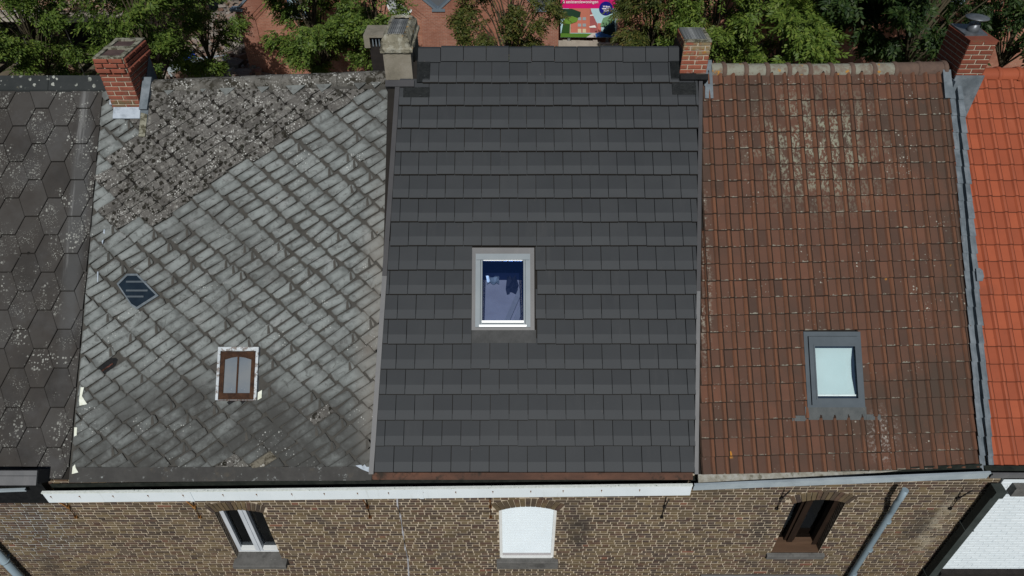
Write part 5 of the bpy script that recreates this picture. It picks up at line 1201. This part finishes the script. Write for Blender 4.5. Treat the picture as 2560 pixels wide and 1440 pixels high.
# ------------------------------------------------------------------ building site at the left
g = Geo(); V = []; nx, ny = 26, 16
for i in range(nx+1):
    for j in range(ny+1):
        x = -17.3+i*6.0/nx; y = 24+j*22/ny; V.append((x, y, .02+max(0, .5*math.sin(x*1.3+y*.7)+.35*math.sin(y*1.9-x*.6))*.5*(0 if j in (0,) else 1)))
g.add(V, [(i*(ny+1)+j, (i+1)*(ny+1)+j, (i+1)*(ny+1)+j+1, i*(ny+1)+j+1) for i in range(nx) for j in range(ny)], 0, None, True); struct('site_sand', g, m_sand)
g = Geo()
for i in range(900):
    p = (nrg.uniform(-17.0, -12.0), nrg.uniform(26, 44)); s_ = nrg.uniform(.05, .22)*(1.6 if rng.random() < .1 else 1)
    b_ = Geo(); b_.box(-s_, s_, -s_*.7, s_*.7, -s_*.4, s_*.4); M = Matrix.Translation((p[0], p[1], .25+.25*nrg.random())) @ Matrix.Rotation(nrg.uniform(0, 6), 4, 'Z') @ Matrix.Rotation(nrg.uniform(-.5, .5), 4, 'X'); g.join(b_, M)
struct('rubble', g, m_rubble, 'stuff')
def thing_box(name, label, cat, px, py, size, col, rz=0, z=.35):
    p = atz(px, py, z); g = Geo(); sx, sy, sz = size
    for k in range(3): g.box(-sx, sx, -sy+k*sy*.7, -sy+k*sy*.7+sy*.55, 0, sz)
    g.box(-sx*.9, -sx*.75, -sy, sy, -.1, 0); g.box(sx*.75, sx*.9, -sy, sy, -.1, 0)
    o = link(name, g.mesh(name, PAINT(name+'_paint', col))); o.location = p; o.rotation_euler = (0, 0, rz); o['label'] = label; o['category'] = cat
thing_box('board_stack', 'stack of pale grey boards on the building site', 'boards', 455, 178, (.55, .32, .25), (.33, .38, .4), .2)
thing_box('board_stack', 'pallet of blue-grey sheets among the rubble', 'boards', 520, 152, (.9, .22, .15), (.3, .36, .4), .25)
thing_box('blue_crate', 'bright blue crate on the building site', 'crate', 475, 152, (.3, .25, .35), (.02, .06, .35), .5)
# unfinished brick building with scaffold, far left
UY = 26.6
ub = thing('unfinished_building', 'half-built brick building with open dark ground floor behind the scaffold', 'building', (-24, UY+5, 0))
X0, X1 = -34.0, -17.6
g = Geo(); g.add([(X0, UY, 3.15), (X1, UY, 3.15), (X1, UY, 7.5), (X0, UY, 7.5)], [(0, 1, 2, 3)]); g.add([(X1, UY, 0), (X1, UY+9, 0), (X1, UY+9, 7.5), (X1, UY, 7.5)], [(0, 1, 2, 3)]); part('wall', g, m_unfin, ub)
for x in (-33.6, -29.5, -25.4, -21.3, -17.9): g = Geo(); g.box(x-.22, x+.22, UY+.1, UY+.5, 0, 3.1); part('pier', g, m_unfin, ub)
g = Geo(); g.box(X0, X1-.02, UY+4.0, UY+4.1, 0, 3.1); part('rear_wall', g, m_black, ub)  # coloured black, deep shade of the open ground floor painted in
g = Geo(); g.box(X0, X1-.01, UY+.02, UY+8.9, 3.1, 3.14); part('ceiling_slab', g, m_stucco, ub); g = Geo(); g.box(X0, X1, UY-.15, UY+9, 7.5, 7.7); part('roof_slab', g, m_stucco, ub)
sc = thing('scaffold', 'galvanised tube scaffold with boards against the unfinished building', 'scaffold', (-24, UY-1, 0))
for x in np.arange(-33, -17, 2.1):
    for y in (UY-1.5, UY-.35): g = Geo(); g.tube([(x, y, 0), (x, y, 8.5)], .03, 6); part('standard', g, m_steel, sc)
for z in (3.2, 5.3):
    for k in range(4): g = Geo(); g.box(-33.2, -17.4, UY-1.5+k*.29, UY-1.5+k*.29+.275, z, z+.05); part('board', g, m_board, sc)
    for zz in (z+.5, z+1.0): g = Geo(); g.tube([(-33.3, UY-1.54, zz), (-17.3, UY-1.54, zz)], .025, 6); part('guard_rail', g, m_steel, sc)
    g = Geo(); g.box(-33.2, -17.4, UY-1.57, UY-1.545, z+.055, z+.2); part('toe_board', g, m_board, sc)

# ------------------------------------------------------------------ trees
def sprig(n, L, lw, ll, seed):
    """a compound leaf: leaflets along a stalk, drooping"""
    r = random.Random(seed); V = []; F = []
    for i in range(n):
        u = (i//2+1)/(n/2+.5); s_ = 1 if i % 2 else -1
        if i == n-1: s_ = 0
        base = Vector((0, L*u, -L*.25*u*u)); ang_ = s_*R(r.uniform(45, 70)); d_ = Vector((math.sin(ang_), math.cos(ang_), r.uniform(-.6, .05))).normalized(); side = Vector((d_.y, -d_.x, r.uniform(-.5, .5))).normalized()
        l_ = ll*r.uniform(.8, 1.2); o = len(V); V += [base, base+d_*l_*.5+side*lw/2, base+d_*l_, base+d_*l_*.5-side*lw/2]; F.append((o, o+1, o+2, o+3))
    return np.array([tuple(v) for v in V]), np.array(F)
def tree(name, label, x, y, h, rad, seed, leaf, n_sprig, fork=.38, lsize=1.0, low=.3, flat=1.0, clumps=46, spread=.5, trunk_r=.11):
    r = random.Random(seed); nr = np.random.default_rng(seed)
    t = thing(name, label, 'tree', (x, y, 0), 'trees behind the houses')
    g = Geo(); base = Vector((x, y, 0)); lean = Vector((r.uniform(-.3, .3), r.uniform(-.3, .3), 0))
    top = base+Vector((0, 0, h*.8))+lean
    pts = [base+(top-base)*u+Vector((math.sin(u*5+seed)*.1, math.cos(u*4+seed)*.1, 0)) for u in (0, .15, .3, .45, .6, .75, .9, 1)]
    g.tube(pts, [trunk_r*1.25, trunk_r, trunk_r*.85, trunk_r*.7, trunk_r*.55, trunk_r*.38, trunk_r*.22, .015], 8, 0, False); part('trunk', g, m_bark, t)
    cz = h*(low+1)/2; ch = h*(1-low)/2; tips = []
    gl = Geo()
    for k in range(clumps):
        # a point in the crown's shell, uneven
        th = r.uniform(0, 2*math.pi); ph = math.acos(r.uniform(-1, 1)); rr = r.uniform(.45, 1.0)**.6; bul = 1+.22*math.sin(3*th+seed)*math.sin(ph)+.15*math.sin(5*th+seed*2)
        p = base+lean*.6+Vector((rad*rr*bul*math.sin(ph)*math.cos(th), rad*rr*bul*flat*math.sin(ph)*math.sin(th), cz+ch*rr*math.cos(ph)))
        u = min(.95, max(fork, (p.z/h)-.18-.1*r.random())); s0 = base+(top-base)*u
        mid = s0+(p-s0)*.5+Vector((r.uniform(-.15, .15), r.uniform(-.15, .15), .12*(p-s0).length))
        gl.tube([s0, s0+(mid-s0)*.5, mid, mid+(p-mid)*.55+Vector((0, 0, .05)), p], [trunk_r*.34, trunk_r*.28, trunk_r*.2, trunk_r*.13, .008], 5, 0, False)
        tips.append((p, mid))
    part('limbs', gl, m_bark, t)
    per = max(4, int(n_sprig*1.35)//clumps); SV, SF = sprig(9, .30*lsize, .056*lsize, .135*lsize, seed); allV = []; allF = []; off = 0
    for p, mid in tips:
        size = spread*r.uniform(.7, 1.3); m = int(per*r.uniform(.6, 1.4))
        for i in range(m):
            if r.random() < .25: c = np.array(mid+(p-mid)*r.uniform(.3, 1))
            else: c = np.array(p)
            d_ = nr.normal(size=3); d_ /= np.linalg.norm(d_); c = c+d_*size*(nr.random()**.5)*np.array([1, 1, .7])
            out = c-np.array(base+Vector((0, 0, cz*.8))); az = math.atan2(-out[0], out[1])+nr.normal()*.9; pitch = nr.normal()*.35-.35; roll = nr.normal()*.5
            M = np.array(Matrix.Rotation(az, 3, 'Z') @ Matrix.Rotation(pitch, 3, 'X') @ Matrix.Rotation(roll, 3, 'Y'))
            allV.append(SV@M.T*nr.uniform(.8, 1.25)+c); allF.append(SF+off); off += len(SV)
    V = np.concatenate(allV); F = np.concatenate(allF); me = bpy.data.meshes.new('crown'); me.vertices.add(len(V)); me.vertices.foreach_set('co', V.ravel()); me.loops.add(F.size); me.loops.foreach_set('vertex_index', F.ravel().astype(np.int32)); me.polygons.add(len(F)); me.polygons.foreach_set('loop_start', np.arange(0, F.size, 4, dtype=np.int32)); me.polygons.foreach_set('loop_total', np.full(len(F), 4, dtype=np.int32)); me.materials.append(leaf); me.update(); me.validate()
    link('crown', me, t); return t
def tx(px, y, py=60): return aty(px, py, y)[0]
tree('ash_tree', 'feathery green tree left of the red brick chimney', tx(60, 21), 21, 8.4, 2.1, 11, m_leafA, 2600, low=.25)
tree('ash_tree', 'light green tree over the building site rubble', tx(345, 20), 20, 8.0, 1.9, 12, m_leafA, 2300, low=.3, clumps=40)
tree('ash_tree', 'sparse green tree beside the corner of the red hall', tx(500, 23), 23, 7.2, 1.5, 13, m_leafA, 1000, low=.15, clumps=30)
tree('ash_tree', 'broad green tree before the round window of the hall', tx(790, 22), 22, 7.8, 2.25, 14, m_leafA, 3000, low=.33, clumps=52, spread=.45)
tree('ash_tree', 'slender green tree next to the small concrete flue', tx(930, 20.5), 20.5, 7.4, 1.2, 24, m_leafA, 900, low=.4, clumps=24, spread=.4)
tree('ash_tree', 'open-branched tree with browning tips left of the billboard', tx(1262, 21), 21, 7.2, 2.15, 15, m_leafB, 1150, low=.45, clumps=44, spread=.30, fork=.45)
tree('ash_tree', 'dense tree with browning tips right of the billboard', tx(1640, 21), 21, 8.2, 1.7, 16, m_leafB, 2600, low=.3, clumps=44, spread=.5)
tree('leafy_tree', 'bright green tree behind the lichened ridge tiles', tx(1790, 19.5), 19.5, 7.8, 1.5, 17, m_leafC, 2400, low=.3, clumps=36)
tree('leafy_tree', 'low dark leafy tree under a taller canopy', tx(1980, 19), 19, 6.4, 2.0, 18, m_leafC, 1500, low=.35, lsize=1.3, spread=.36)
tree('leafy_tree', 'tall deep green tree shading the hall behind', tx(2080, 22), 22, 11.5, 3.3, 19, m_leafD, 3800, low=.3, lsize=1.4, clumps=90, spread=.40, trunk_r=.2)
tree('leafy_tree', 'deep green tree left of the round chimney cowl', tx(2300, 20), 20, 10.5, 2.6, 20, m_leafD, 3000, low=.25, lsize=1.35, clumps=70, spread=.38, trunk_r=.17)
tree('leafy_tree', 'dark tree over the orange ridge', tx(2560, 21.5), 21.5, 8.6, 1.9, 21, m_leafD, 1900, low=.3, lsize=1.2, clumps=38)
print('objects', len(bpy.data.objects))
